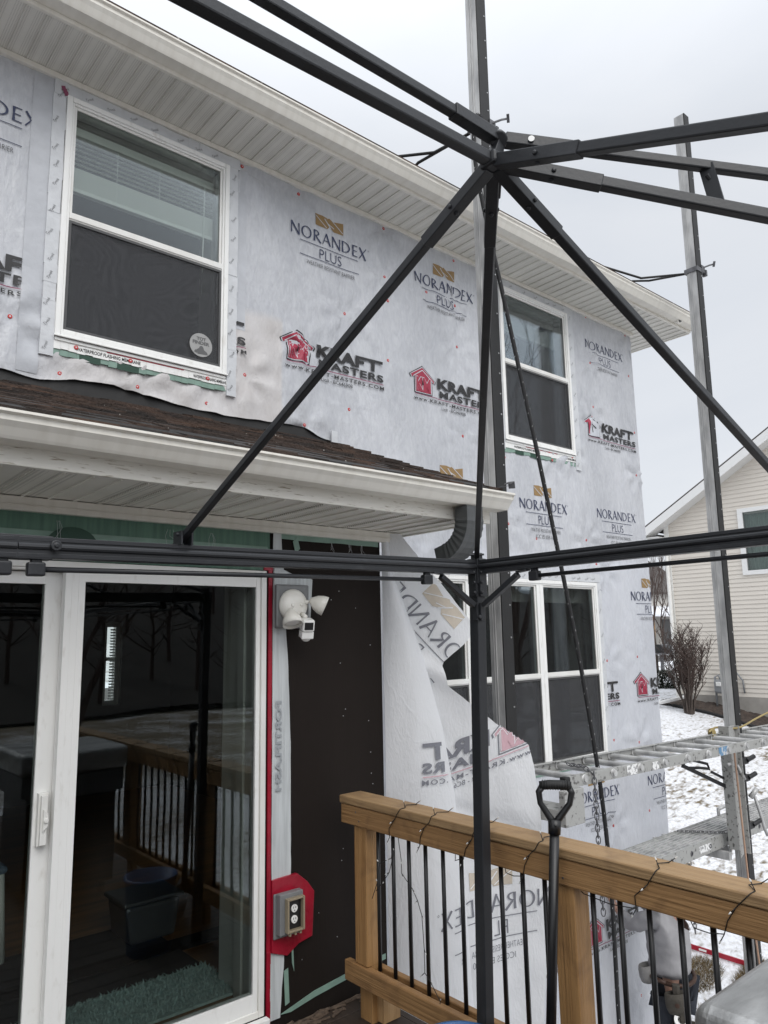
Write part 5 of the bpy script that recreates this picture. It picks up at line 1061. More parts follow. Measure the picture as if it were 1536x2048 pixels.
for Hh, xs_ in ((HA, GX1), (HB, GX0)):
    for y in (GY1, GY0):
        rafter(Hh, (xs_, y, zt_(xs_)-.012)); mb = MB(); mb.box(xs_-.017, xs_+.017, y-.017, y+.017, zt_(xs_)-.02, zt_(xs_)+.012); mb.tube([(xs_-.032, y+.010, zt_(xs_)+.004), (xs_+.010, y-.032, zt_(xs_)+.004)], .0045, 8); mb.build('rafter_clip', 'charcoal', gz_, bevel=.003); ex = Hh.x+(.037 if (Hh is HA and y == GY1) else 0); e_ = Vector((ex, y, zt_(ex)-.004)); rafter(Hh, Hh+(e_-Hh)*1.09, w=.0185)
        mb = MB(); tz = zt_(ex); mb.box(ex-.019, ex-.0135, y-.04, y+.012, tz-.022, tz+.018); mb.box(ex+.0135, ex+.019, y-.04, y+.012, tz-.022, tz+.018); mb.lathe([(.005, 0), (.005, .05)], (ex-.026, y-.02, tz+.008), (1, 0, 0), 8); mb.build('rafter_clip', 'charcoal', gz_)
    rafter(Hh, (xs_, Hh.y, zt_(xs_)-.02), w=.0185)
    mb = MB(); mb.obox(Hh, (.018, 0, 0), (0, .018, 0), (0, 0, .013)); mb.build('hub', 'charcoal', gz_, bevel=.006)
mb = MB(); mb.bar(HB+Vector((.02, 0, .004)), HA-Vector((.0, 0, -.002)), .0205, .0205); mb.build('ridge_bar', 'charcoal', gz_, bevel=.003)
UA, UB = HA+Vector((.017, 0, .052)), HB+Vector((-.017, 0, .072))
gbar('upper_ridge', UB+Vector((.1, 0, 0)), UA-Vector((.1, 0, 0)), .017, .017)
for U, s_, xs_ in ((UA, 1, GX1), (UB, -1, GX0)):
    mb = MB(); mb.bar(U-Vector((s_*.012, 0, 0)), U-Vector((s_*.115, 0, 0)), .0215, .0215); mb.lathe([(.014, -.016), (.016, -.014), (.016, .014), (.014, .016)], U, (.5*s_, .5, .6), 16); mb.bar(U-Vector((0, 0, .01)), U-Vector((s_*.017, 0, .045)), .018, .02, (0, 1, 0)); mb.build('upper_hub', 'charcoal', gz_, bevel=.002)
    for y in (GY1, GY0):
        e = Vector((xs_, y, U.z-.385)); d = e-U
        tl_ = .31 if y == GY1 else .62
        dn = d.normalized(); mb = MB(); mb.bar(U+dn*.012, U+dn*.13, .0215, .0215); n_ = Vector((0, 0, 1)); 
        mb.build('rafter_socket', 'charcoal', gz_, bevel=.002)
        gbar('upper_rafter', U+dn*.09, U+d*tl_, .0165, .0165)
        a = U+d*.195; lo = Vector((HA.x if s_ > 0 else HB.x, .76, .81)); dl = Vector((xs_, y, zt_(xs_)+.01))-lo; lo = Vector(HA if s_ > 0 else HB); b = lo+dl*.205
        mb = MB(); mb.bar(a, b, .024, .005, (1, 0, 0)); mb.lathe([(.004, 0), (.004, .010)], a.lerp(b, .35), (-.6, .2, .7), 8); mb.build('spacer', 'charcoal', gz_)
mb = MB(); q = UA+(Vector((GX1, GY0, UA.z-.385))-UA).normalized()*.058; mb.lathe([(.0055, 0), (.0055, .001)], q+Vector((-.74, -.66, .0)).normalized()*.0135, (-.74, -.66, .0), 14); mb.build('round_sticker', 'whiteplastic', gz_)
# ---------------------------------------------------------------- scaffold poles, jack, plank, ladder
def spole(label, b, t, zc, rods, rubber_from):
    b, t = Vector(b), Vector(t); o = thing('scaffold_pole', label, 'scaffold pole', (b.x, b.y, b.z), 'scaffold poles'); S_ = .096
    ax = (t-b).normalized(); ex = Vector((1, 0, 0)); ey = Vector((0, 1, 0)); off = ex*S_/2+ey*(S_/2+.012)
    mb = MB(); mb.bar(b+off, t+off, S_, S_, (0, 1, 0))
    for k in (.30, .42): mb.bar(b+ey*(.012+S_*k*2*.8)-ex*.003, t+ey*(.012+S_*k*2*.8)-ex*.003, .004, .006, (0, 1, 0))
    mb.build('pole', 'alu', o, bevel=.004)
    mb = MB(); mb.bar(b+ex*(S_/2)+ey*.006, t+ex*(S_/2)+ey*.006, S_*.98, .011, (0, 1, 0)); mb.build('rubber_strip', 'rubber', o, bevel=.002)
    mb = MB(); z = b.z+.2; rnd = random.Random(1)
    while z < t.z-.1:
        f = (z-b.z)/(t.z-b.z); p = b.lerp(t, f); mb.lathe([(.006, 0), (.005, .003)], p+ex*(S_*.78)+ey*.0005, (0, -1, 0), 6); z += rnd.choice((.14, .2, .28))
    mb.build('rivets', 'nail', o)
    f = (zc-b.z)/(t.z-b.z); p = b.lerp(t, f); mb = MB()
    mb.obox(p+Vector((.048, .06, 0)), (.058, 0, 0), (0, .066, 0), (0, 0, .022)); mb.obox(p+Vector((.11, .02, .02)), (.03, 0, 0), (0, .03, 0), (0, 0, .035)); mb.tube([p+Vector((.10, .0, .03)), p+Vector((.16, -.05, .06)), p+Vector((.20, -.07, .075))], .008, 6); mb.bar(p+Vector((.18, -.09, .09)), p+Vector((.22, -.06, .06)), .02, .01); mb.obox(p+Vector((.15, .0, -.01)), (.012, 0, 0), (0, .02, 0), (0, 0, .03)); mb.build('clamp', 'galv', o)
    for r_ in rods:
        mb = MB(); mb.tube([p+Vector((.03, .13, 0))]+[Vector(q) for q in r_], .011, 8); mb.build('brace_rod', 'rubber', o, smooth=True)
    return o
spole('taller aluminium scaffold pole with a black strip standing left behind the gazebo corner', (3.555, 3.05, -3.92), (3.60, 3.05, 5.9), 3.52, [[(3.52, 3.45, 3.47), (3.39, 3.75, 3.54), (3.36, 3.83, 3.44)], [(3.50, 3.6, 3.46), (3.47, 3.66, 3.40)]], 0)
spole('shorter aluminium scaffold pole whose cut top shows against the sky near the cream house', (6.50, 3.05, -3.92), (6.668, 3.05, 5.09), 3.42, [[(6.40, 3.5, 3.42), (6.13, 3.75, 3.56), (6.05, 3.8, 3.44)], [(6.55, 3.5, 3.44), (6.50, 3.65, 3.48), (6.46, 3.72, 3.40)]], 0)
jk = thing('pump_jack', 'aluminium pump jack with black foot pedal clamped on the right scaffold pole', 'pump jack', (6.4, 3.1, -1.95))
mb = MB(); mb.prism([(6.375, -1.84), (6.475, -1.80), (6.475, -.80), (6.375, -.80)], lambda u, v, w_: (u, w_, v), 3.03, 3.042); mb.box(6.365, 6.3745, 3.03, 3.12, -1.78, -.80); mb.box(6.4755, 6.485, 2.995, 3.045, -1.82, -.80); mb.build('channel', 'alu_dirty', jk, bevel=.002)
mb = MB(); mb.bar((6.34, 3.10, -1.83), (6.34, 3.78, -1.83), .045, .06); mb.bar((6.49, 3.17, -1.83), (6.49, 3.78, -1.83), .045, .06); mb.build('shelf_arm', 'alu', jk)
mb = MB()
for z in (-1.10, -1.24, -1.62):
    mb = MB(); mb.obox((6.59, 3.035, z), (.055, 0, 0), (0, .02, 0), (0, 0, .028)); mb.tube([(6.62, 3.02, z), (6.70, 2.99, z+.03)], .02, 8); mb.build('cam_clamp', 'black', jk, bevel=.004)
mb = MB(); mb.tube([(6.44, 3.02, -1.12), (6.53, 3.01, -1.24)], .012, 8); mb.tube([(6.66, 3.0, -1.40), (6.70, 2.99, -1.52), (6.74, 2.98, -1.66), (6.76, 2.97, -1.72)], .014, 8); mb.tube([(6.62, 3.02, -1.40), (6.67, 2.98, -1.33)], .022, 8); mb.tube([(6.36, 3.04, -1.10), (6.31, 3.04, -1.10)], .014, 8); mb.build('crank', 'alu', jk, smooth=True)
mb = MB(); mb.bar((6.40, 3.10, -1.30), (6.02, 3.28, -1.10), .03, .03); mb.bar((6.40, 3.10, -1.24), (6.26, 3.16, -1.165), .02, .02); mb.tube([(6.02, 3.28, -1.10), (6.06, 3.27, -1.06), (6.14, 3.23, -1.07), (6.24, 3.18, -1.10), (6.25, 3.17, -1.14), (6.16, 3.21, -1.125), (6.06, 3.26, -1.12)], .012, 8); mb.build('foot_pedal', 'black', jk, bevel=.003)
jl = thing('pump_jack', 'end bracket carrying the ladder stage on the left scaffold pole', 'pump jack', (3.6, 3.0, -1.05))
mb = MB(); mb.box(3.53, 3.68, 2.66, 3.045, -1.035, -.965); mb.box(3.52, 3.70, 2.62, 2.66, -1.05, -.86); mb.build('bracket', 'alu_dirty', jl, bevel=.004)
mb = MB(); mb.obox((3.60, 3.03, -.93), (.06, 0, 0), (0, .02, 0), (0, 0, .07)); mb.build('cam_clamp', 'galv', jl)
# ladder laid flat as a guard rail
ld = thing('ladder', 'scuffed aluminium ladder laid flat between the scaffold poles as a guard rail', 'ladder', (6, 2.93, -.95))
LX0, LX1 = 3.68, 8.3; lz = lambda x: -.848-.0165*(x-3.7)
for y, o in ((2.72, 1), (3.135, -1)):
    mb = MB(); a, b = Vector((LX0 if o > 0 else LX0+.02, y, lz(LX0))), Vector((LX1, y, lz(LX1))); mb.bar(a, b, .006, .064); mb.bar(a+Vector((0, o*.014, .029)), b+Vector((0, o*.014, .029)), .026, .006); mb.bar(a+Vector((0, o*.014, -.029)), b+Vector((0, o*.014, -.029)), .026, .006); mb.build('side_rail', 'alu_dirty', ld, bevel=.0015)
k = 0; x = 3.85
while x < LX1:
    mb = MB(); z = lz(x)+.004; mb.tube([(x, 2.70, z), (x, 3.15, z)], .019, 14)
    mb.lathe([(.030, 0), (.030, .004), (.021, .006)], (x, 2.7245, z), (0, 1, 0), 14); mb.lathe([(.030, 0), (.030, .004), (.021, .006)], (x, 3.1305, z), (0, -1, 0), 14); mb.lathe([(.027, 0), (.024, .004), (.013, .005), (.012, -.01)], (x, 2.7165, z), (0, -1, 0), 14); mb.build('rung', 'alu', ld, smooth=False); x += .3025
mb = MB(); mb.box(LX0-.035, LX0+.015, 2.70, 2.745, lz(LX0)-.10, lz(LX0)+.035); mb.build('end_foot', 'rubber', ld, bevel=.008); mb = MB(); mb.box(LX0-.02, LX0+.02, 3.12, 3.15, lz(LX0)-.06, lz(LX0)+.035); mb.build('end_foot', 'rubber', ld, bevel=.008)
mb = MB(); mb.box(5.52, 5.66, 2.7145, 2.7155, lz(5.6)-.03, lz(5.6)+.03); MAT['bluelabel'] = M('worn blue label', (.10, .22, .36), .5, col2=(.5, .5, .5), vs=30, thr=(.42, .5)); mb.build('label', 'bluelabel', ld)
mb = MB(); mb.box(4.30, 4.42, 2.7145, 2.7155, lz(4.3)-.03, lz(4.3)+.03); mb.box(4.60, 4.68, 2.7145, 2.7155, lz(4.6)-.03, lz(4.6)+.02); MAT['whitelabel'] = M('scraped white label', (.75, .75, .74), .5, col2=(.3, .3, .3), vs=45, thr=(.42, .5)); mb.build('label', 'whitelabel', ld)
# work plank
pk = thing('scaffold_plank', 'ribbed aluminium work plank resting on the scaffold jack below the ladder', 'plank', (6.3, 3.34, -1.77))
PX0, PX1, PZ = 4.95, 8.6, -1.688
mb = MB(); mb.box(PX0, PX1, 3.19, 3.49, PZ-.012, PZ-.004)
for k in range(9): y = 3.192+k*.0365; mb.box(PX0, PX1, y, y+.006, PZ-.0035, PZ+.006)
mb.build('tread', 'alu', pk)
for y in (3.180, 3.494):
    mb = MB(); mb.box(PX0, PX1, y-.004, y+.004, PZ-.095, PZ+.010); s_ = 1 if y < 3.3 else -1; mb.box(PX0, PX1, min(y, y+s_*.02), max(y, y+s_*.02), PZ-.099, PZ-.0955); mb.build('side_rail', 'alu_dirty', pk)
mb = MB(); x = 5.25
while x < PX1: mb.lathe([(.020, 0), (.018, .004), (.010, .005), (.009, -.004)], (x, 3.1755, PZ-.045), (0, -1, 0), 12); x += .305
mb.build('rivet_rings', 'galv', pk)
mb = MB(); mb.box(5.98, 6.18, 3.1745, 3.1755, PZ-.075, PZ-.018); mb.build('label', 'whitelabel', pk)
mb = MB(); mb.tube([(7.0, 3.5, PZ-.03), (7.0, 3.5, PZ+.06), (7.2, 3.5, PZ+.07), (7.24, 3.5, PZ)], .016, 8); mb.build('end_handle', 'alu', pk, smooth=True)
mb = MB(); a, b = Vector((4.94, 3.40, PZ+.035)), Vector((5.13, 3.33, PZ+.045)); mb.tube([a, a.lerp(b, .1), a.lerp(b, .8), b], [.030, .036, .036, .034], 14); mb.tube([b, b+(b-a).normalized()*.004], [.030, .028], 14, 1); tag(mb.build('sealant_tube', ['bluegrey', 'galv'], smooth=False), 'blue grey sealant tube lying on the near end of the aluminium plank', 'tube')
def chain(name, label, pts, group=None, lk=.040):
    pts = [Vector(p) for p in pts]; mb = MB(); i = 0; L_ = [0]
    for a, b in zip(pts, pts[1:]): L_.append(L_[-1]+(b-a).length)
    def at_(d):
        for j in range(len(pts)-1):
            if d <= L_[j+1]: return pts[j].lerp(pts[j+1], (d-L_[j])/(L_[j+1]-L_[j])), (pts[j+1]-pts[j]).normalized()
        return pts[-1], (pts[-1]-pts[-2]).normalized()
    d = lk/2
    while d < L_[-1]:
        c, t = at_(d); u = t.orthogonal().normalized(); v = t.cross(u)
        s_ = u if i % 2 else v; ring = [c+t*(lk*.62*math.cos(R(a)))+s_*(.0125*math.sin(R(a))) for a in range(0, 361, 36)]; mb.tube(ring, .0034, 5, cap=False); d += lk*.82; i += 1
    return tag(mb.build(name, 'galv'), label, 'chain', group)
chain('chain', 'steel chain hanging from the left end of the ladder', [(3.98, 2.93, lz(4)+.05), (3.93, 2.78, lz(4)+.06), (3.925, 2.70, lz(4)+.02), (3.925, 2.70, -1.15), (3.93, 2.70, -1.62)])
chain('chain', 'short steel chain lying across the plank towards the right scaffold pole', [(6.18, 3.46, PZ+.02), (6.28, 3.34, PZ+.018), (6.38, 3.20, PZ+.018), (6.40, 3.14, PZ+.03)])
chain('chain', 'steel chain dangling free below the aluminium plank', [(5.86, 3.20, PZ-.10), (5.85, 3.2, -1.95), (5.86, 3.2, -2.1), (5.86, 3.2, -2.3)])
# ropes
def rope(name, label, pts, r, mat, cat='rope', fleck=None, n=7):
    pts = [Vector(p) for p in pts]; sm = []
    for i in range(len(pts)-1):
        p0, p1, p2, p3 = pts[max(0, i-1)], pts[i], pts[i+1], pts[min(len(pts)-1, i+2)]
        for k in range(10): t = k/10; sm.append(.5*((2*p1)+(p2-p0)*t+(2*p0-5*p1+4*p2-p3)*t*t+(3*p1-p0-3*p2+p3)*t**3))
    sm.append(pts[-1]); mb = MB(); mb.tube(sm, r, n, 0); mats = [mat]
    if fleck:
        mats.append(fleck); L_ = 0; nx = .03; i = 0
        for a, b in zip(sm, sm[1:]):
            seg = (b-a).length; d = (b-a).normalized(); u = d.orthogonal().normalized(); v = d.cross(u)
            while nx < L_+seg:
                c = a+d*(nx-L_); ang = i*1.9; w_ = u*math.cos(ang)+v*math.sin(ang); x_ = d.cross(w_); mb.obox(c+w_*r*.98, d*.0045+x_*.0018, x_*.0012, w_*.0006, 1); nx += .030; i += 1
            L_ += seg
    return tag(mb.build(name, mats, smooth=True), label, cat)
rope('rope', 'black rope with white flecks hanging from the left scaffold pole past the windows', [(3.60, 3.03, 3.50), (3.47, 3.00, 3.46), (3.46, 3.0, 3.05), (3.70, 3.0, 2.12), (3.98, 2.98, .95), (4.26, 2.97, -.30), (4.43, 2.98, -1.36), (4.52, 3.04, -2.5), (4.6, 3.08, -3.3), (4.75, 3.15, -3.85)], .0145, 'rope', fleck='fleck')
rope('rope', 'yellow rope tied round the far ladder rail at the right scaffold pole', [(6.20, 3.12, lz(6.3)+.055), (6.28, 3.13, lz(6.3)+.07), (6.33, 3.16, lz(6.3)+.06), (6.40, 3.14, lz(6.3)+.075), (6.46, 3.02, lz(6.3)+.07), (6.6, 3.0, lz(6.3)+.085), (6.95, 3.05, lz(7)+.12), (7.5, 3.1, lz(7.5)+.17)], .008, 'yellowrope')
mb = MB()
for a in range(3): mb.tube([(6.26+.02*a, 3.135+.02*math.cos(R(t)), lz(6.3)+.02+.055*math.sin(R(t))) for t in range(0, 361, 30)], .007, 6)
tag(mb.build('rope', 'yellowrope', smooth=True), 'short wrapped knot of yellow rope on the far ladder rail', 'rope')
rope('cord', 'faded orange cord hanging beside the right scaffold pole', [(6.36, 3.0, -.93), (6.355, 2.99, -1.4), (6.36, 2.985, -1.8), (6.37, 2.98, -2.2), (6.42, 2.97, -2.9), (6.5, 2.95, -3.86)], .008, 'orangecord', 'cord')

# ---------------------------------------------------------------- things on the deck
sv = thing('snow_shovel', 'black D-handled snow shovel leaning on the deck rail', 'shovel', (2.2, 1.77, DZ)); gt = Vector((2.292, 1.752, -.625)); gb = Vector((2.232, 1.79, -1.52)); e = Vector((.60, -.80, 0)); ax = (gt-gb).normalized()
mb = MB(); mb.tube([gb, gt-ax*.06], .0175, 14); mb.build('shaft', 'black', sv, smooth=True)
mb = MB(); fx = gt-ax*.065; mb.tube([fx-ax*.02, fx+ax*.03], [.022, .024], 12)
for s_ in (-1, 1): mb.tube([fx+ax*.01, fx+ax*.035+e*s_*.016, gt+ax*.02+e*s_*.052, gt+ax*.058+e*s_*.058, gt+ax*.078+e*s_*.046], [.014, .013, .011, .012, .013], 10)
mb.lathe([(.005, 0), (.004, .003)], fx+Vector((-.5, -.5, .05)).normalized()*.0225+ax*.012, (-.7, -.7, 0), 8); mb.build('yoke', 'black', sv, smooth=True)
mb = MB(); mb.tube([gt+ax*.080+e*.056, gt+ax*.084+e*.02, gt+ax*.084-e*.02, gt+ax*.080-e*.056], [.0155, .017, .017, .0155], 14)
for k in range(-5, 6): mb.lathe([(.0165, -.002), (.0185, 0), (.0165, .002)], gt+ax*.083+e*k*.009, e, 14)
mb.build('grip', 'rubber', sv, smooth=True)
mb = MB(); mb.grid([i/10 for i in range(11)], [i/6 for i in range(7)], lambda u, v: tuple(gb+e*(u-.5)*.46+Vector((-.55, -.42, 0))*(.02+.06*math.cos((u-.5)*2.4)+.05*v*v-.03)+Vector((0, 0, .05-.27*v)))); o = mb.build('blade', 'black', sv, smooth=True); so_ = o.modifiers.new('thick', 'SOLIDIFY'); so_.thickness = .006
bk = thing('bucket', 'blue plastic bucket standing on the deck by the gazebo post', 'bucket', (1.955, 1.935, DZ)); bc = Vector((1.955, 1.935, 0))
mb = MB(); mb.lathe([(.125, DZ+.001), (.142, -1.360), (.150, -1.360), (.150, -1.343), (.138, -1.343), (.120, DZ+.012)], bc, (0, 0, 1), 32); mb.build('pail', 'blue', bk, smooth=True)
mb = MB(); mb.tube([bc+Vector((.153*math.cos(R(a)), .153*math.sin(R(a))*1, -1.35-.10*math.sin(R(a*.5)))) for a in range(180, 361, 12)], .003, 5); mb.build('bail', 'galv', bk, smooth=True)
gr_ = thing('grill', 'stainless steel grill with a flat rounded lid inside the deck rail', 'grill', (1.88, .52, DZ))
mb = MB(); mb.box(1.525, 2.24, .10, .865, -.90, -.742); o = mb.build('lid', 'steel', gr_, bevel=.038); o.modifiers['bevel'].segments = 6
mb = MB(); mb.box(1.55, 2.22, .14, .83, -1.05, -.902); mb.build('firebox', 'galv', gr_, bevel=.01)
mb = MB(); mb.box(1.60, 2.18, .20, .80, -1.66, -1.052); mb.build('cabinet', 'black', gr_, bevel=.008)
mb = MB(); mb.tube([(1.60, .12, -.86), (1.60, .05, -.86), (2.16, .05, -.86), (2.16, .12, -.86)], .012, 10); mb.build('handle', 'steel', gr_, smooth=True)
for x in (1.66, 2.12):
    for y in (.26, .74): mb = MB(); mb.lathe([(.045, -.015), (.05, -.01), (.05, .01), (.045, .015)], (x, y, DZ+.052), (1, 0, 0), 16); mb.build('wheel', 'rubber', gr_, smooth=True)

# ---------------------------------------------------------------- floodlight camera and outlet on the dark wall
fl_ = thing('floodlight', 'white twin-lamp security floodlight with camera on a grey mounting box', 'floodlight', (2.13, YB-.05, .06))
y0_ = YB-.021
mb = MB(); mb.box(2.004, 2.200, y0_-.020, y0_, .050, .268); mb.box(1.994, 2.172, y0_-.040, y0_-.0205, .056, .262); mb.build('mounting_box', 'greybox', fl_, bevel=.006)
mb = MB(); rect_frame(mb, 2.014, 2.150, .075, .240, .003, y0_-.0415, y0_-.0395); mb.build('box_lip', 'greybox', fl_)
pc = Vector((2.085, y0_-.040, .163)); mb = MB(); mb.lathe([(.080, 0), (.081, .010), (.076, .020), (.068, .034), (.040, .044), (.002, .046)], pc, (0, -1, 0), 36); mb.build('canopy', 'offwhite', fl_, smooth=True)
mb = MB()
for dx, dz in ((-.028, .0), (.024, .002)): mb.lathe([(.009, .0), (.009, .008), (.004, .010)], pc+Vector((dx, -.042, dz)), (0, -1, 0), 12)
mb.build('screw_cap', 'offwhite', fl_, smooth=True)
def lamp(o, ax_, up_):
    ax_ = Vector(ax_).normalized(); mb = MB(); mb.tube([pc+Vector((o[0]*.55, -.036, o[2]*.55)), Vector(pc)+Vector(o)*.8+ax_*.0], .010, 10); mb.build('lamp_arm', 'offwhite', fl_, smooth=True)
    b = Vector(pc)+Vector(o); mb = MB(); mb.lathe([(.012, -.012), (.020, .0), (.036, .020), (.046, .045), (.050, .072), (.047, .072), (.042, .046), (.030, .026), (.004, .020)], b, ax_, 26); mb.build('lamp_head', 'offwhite', fl_, smooth=True)
    mb = MB(); mb.lathe([(.046, .058), (.030, .062), (.002, .063)], b, ax_, 22); mb.build('lens', 'whiteplastic', fl_, smooth=True)
lamp((-.050, -.060, -.032), (-.08, -.45, -1), 0); lamp((.084, -.050, .022), (.80, -.50, -.42), 0)
mb = MB(); mb.tube([pc+Vector((.03, -.04, -.045)), pc+Vector((.028, -.075, -.060))], .012, 10); mb.build('camera_arm', 'offwhite', fl_, smooth=True)
cc = pc+Vector((.030, -.085, -.098)); d = Vector((-.30, -.92, -.25)).normalized(); sd_ = d.cross(Vector((0, 0, 1))).normalized(); ud = sd_.cross(d)
mb = MB(); mb.obox(cc, sd_*.030, d*.034, ud*.029); mb.build('camera_body', 'whiteplastic', fl_, bevel=.008)
mb = MB(); mb.obox(cc+d*.0345, sd_*.022, d*.001, ud*.018); mb.build('camera_lens', 'black', fl_, bevel=.0008)
mb = MB(); mb.obox(cc-ud*.048-d*.004, sd_*.030, d*.030, ud*.018); mb.lathe([(.024, 0), (.022, .014), (.012, .022), (.001, .024)], cc-ud*.060-d*.004, -ud, 18); mb.build('motion_sensor', 'whiteplastic', fl_, bevel=.004)
ob = thing('outlet_box', 'grey outdoor outlet box with an open tan cover set in red tape', 'outlet', (2.09, YB-.05, -1.38))
yo = YB-.023
mb = MB(); mb.box(2.003, 2.150, yo-.012, yo, -1.372, -1.176); mb.box(2.012, 2.140, yo-.050, yo-.0125, -1.350, -1.172); mb.build('box', 'greybox', ob, bevel=.004)
mb = MB(); rect_frame(mb, 2.036, 2.132, -1.338, -1.190, .010, yo-.078, yo-.051); mb.build('cover_frame', 'tan', ob, bevel=.003)
mb = MB(); mb.box(2.047, 2.121, yo-.056, yo-.0508, -1.327, -1.201); mb.build('face_plate', 'black', ob)
for z in (-1.240, -1.288):
    mb = MB(); mb.lathe([(.0175, 0), (.0175, .004), (.016, .005)], (2.084, yo-.0562, z), (0, -1, 0), 20, 0)
    for dx in (-.006, .006): mb.box(2.084+dx-.0012, 2.084+dx+.0012, yo-.0622, yo-.0612, z+.0, z+.009, 1)
    mb.lathe([(.0028, 0), (.0028, .001)], (2.084, yo-.0612, z-.008), (0, -1, 0), 8, 1); mb.build('socket', ['whiteplastic', 'black'], ob, smooth=False)
mb = MB()
for x in (2.05, 2.08, 2.108): mb.box(x, x+.010, yo-.070, yo-.055, -1.352, -1.3385)
mb.build('hinge', 'tan', ob)

# ---------------------------------------------------------------- tool on the ground
a, b = Vector((8.33, 4.82, gz(8.33, 4.82)+.04)), Vector((8.68, 4.14, gz(8.68, 4.14)+.04)); lv = thing('spirit_level', 'long red spirit level lying on the snowy grass', 'level', (a+b)/2)
mb = MB(); mb.bar(a, b, .02, .05); mb.build('body', 'redlevel', lv, bevel=.003)
d = (b-a).normalized(); mb = MB(); mb.bar(a.lerp(b, .34), a.lerp(b, .44), .0215, .022); mb.build('vial_window', 'whiteplastic', lv)
mb = MB(); mb.obox(a, d*.012, d.cross(Vector((0, 0, 1)))*.0115, Vector((0, 0, .027))); mb.obox(b, d*.012, d.cross(Vector((0, 0, 1)))*.0115, Vector((0, 0, .027))); mb.build('end_cap', 'black', lv)
# ---------------------------------------------------------------- the worker below the plank
def skin_mesh(name, pts, edges, mat, parent, sub=2, root=0):
    me = bpy.data.meshes.new(name); keys = list(pts); base = WL[parent.name]
    me.from_pydata([tuple(Vector(pts[k][0])-base) for k in keys], [(keys.index(a), keys.index(b)) for a, b in edges], []); ob = bpy.data.objects.new(name, me); COL.objects.link(ob)
    md = ob.modifiers.new('skin', 'SKIN'); md.use_smooth_shade = True
    lay = me.skin_vertices[0] if me.skin_vertices else None
    for i, k in enumerate(keys):
        r_ = pts[k][1]; lay.data[i].radius = (r_, r_) if not isinstance(r_, tuple) else r_; lay.data[i].use_root = (i == root)
    sb_ = ob.modifiers.new('sub', 'SUBSURF'); sb_.levels = sub; sb_.render_levels = sub
    dg = bpy.context.evaluated_depsgraph_get(); dg.update(); m2 = bpy.data.meshes.new_from_object(ob.evaluated_get(dg)); bpy.data.objects.remove(ob); m2.name = name
    m2.materials.clear(); m2.materials.append(MAT[mat]); m2.polygons.foreach_set('use_smooth', [True]*len(m2.polygons))
    o = bpy.data.objects.new(name, m2); COL.objects.link(o); o.parent = parent; WL[o.name] = base; return o
PC = Vector((5.97, 3.50, 0)); gzp = gz(5.97, 3.5); F_ = Vector((-.30, .954, 0)); L2 = Vector((-.954, -.30, 0))
pe = thing('person', 'worker in grey sweatshirt and tool belt below the plank, hands on the wrap', 'person', (PC.x, PC.y, gzp))
def P(l=0, f=0, z=0): return PC+L2*l+F_*f+Vector((0, 0, z))
shl, shr = P(.17, .03, -2.245), P(-.17, .05, -2.235); ell, elr = Vector((5.80, 3.735, -2.385)), Vector((6.14, 3.78, -2.33)); hl, hr = Vector((5.872, 3.915, -2.30)), Vector((6.10, 3.925, -2.17))
B = {'pel': (P(0, 0, -2.74), .085), 'wai': (P(0, .01, -2.60), .115), 'che': (P(0, .03, -2.38), .135), 'nec': (P(0, .04, -2.17), .055), 'hd0': (P(0, .07, -2.10), .062), 'hd1': (P(0, .085, -2.03), .082), 'hd2': (P(0, .075, -1.97), .072),
     'nose': (P(0, .175, -2.045), .010), 'earl': (P(.088, .07, -2.04), .012), 'earr': (P(-.088, .07, -2.04), .012),
     'shl': (shl, .065), 'ell': (ell, .042), 'wrl': (ell.lerp(hl, .80), .028), 'pal': (hl, .030), 'shr': (shr, .065), 'elr': (elr, .042), 'wrr': (elr.lerp(hr, .80), .028), 'par': (hr, .030),
     'hil': (P(.085, 0, -2.88), .060), 'knl': (P(.11, .03, -3.27), .06), 'anl': (P(.12, -.02, gzp+.10), .042), 'tol': (P(.13, .14, gzp+.045), .035), 'hir': (P(-.085, 0, -2.88), .060), 'knr': (P(-.11, .04, -3.27), .06), 'anr': (P(-.13, .0, gzp+.10), .042), 'tor': (P(-.14, .16, gzp+.045), .035)}
E_ = [('pel', 'wai'), ('wai', 'che'), ('che', 'nec'), ('nec', 'hd0'), ('hd0', 'hd1'), ('hd1', 'hd2'), ('hd1', 'nose'), ('hd1', 'earl'), ('hd1', 'earr'), ('che', 'shl'), ('shl', 'ell'), ('ell', 'wrl'), ('wrl', 'pal'), ('che', 'shr'), ('shr', 'elr'), ('elr', 'wrr'), ('wrr', 'par'), ('pel', 'hil'), ('hil', 'knl'), ('knl', 'anl'), ('anl', 'tol'), ('pel', 'hir'), ('hir', 'knr'), ('knr', 'anr'), ('anr', 'tor')]
for side, h, e, sg in (('l', hl, ell, 1), ('r', hr, elr, -1)):
    d = Vector((0.05, .25, 1)).normalized(); ac = Vector((1, 0, 0))
    for i, (o, ln) in enumerate(((-.030, .066), (-.011, .078), (.010, .074), (.029, .058))):
        a = h+ac*o+d*.035+Vector((0, .012, 0)); b = a+d*ln*.55+Vector((0, .012, 0)); c = b+d*ln*.42+Vector((0, .004, 0))
        B[f'f{side}{i}a'] = (a, .0095); B[f'f{side}{i}b'] = (b, .0085); B[f'f{side}{i}c'] = (c, .007); E_ += [('pa'+side, f'f{side}{i}a'), (f'f{side}{i}a', f'f{side}{i}b'), (f'f{side}{i}b', f'f{side}{i}c')]
    a = h+ac*.036*sg+d*.002; b = a+ac*.026*sg+d*.024; c = b+ac*.008*sg+d*.026; B[f't{side}a'] = (a, .011); B[f't{side}b'] = (b, .0095); B[f't{side}c'] = (c, .0075); E_ += [('pa'+side, f't{side}a'), (f't{side}a', f't{side}b'), (f't{side}b', f't{side}c')]
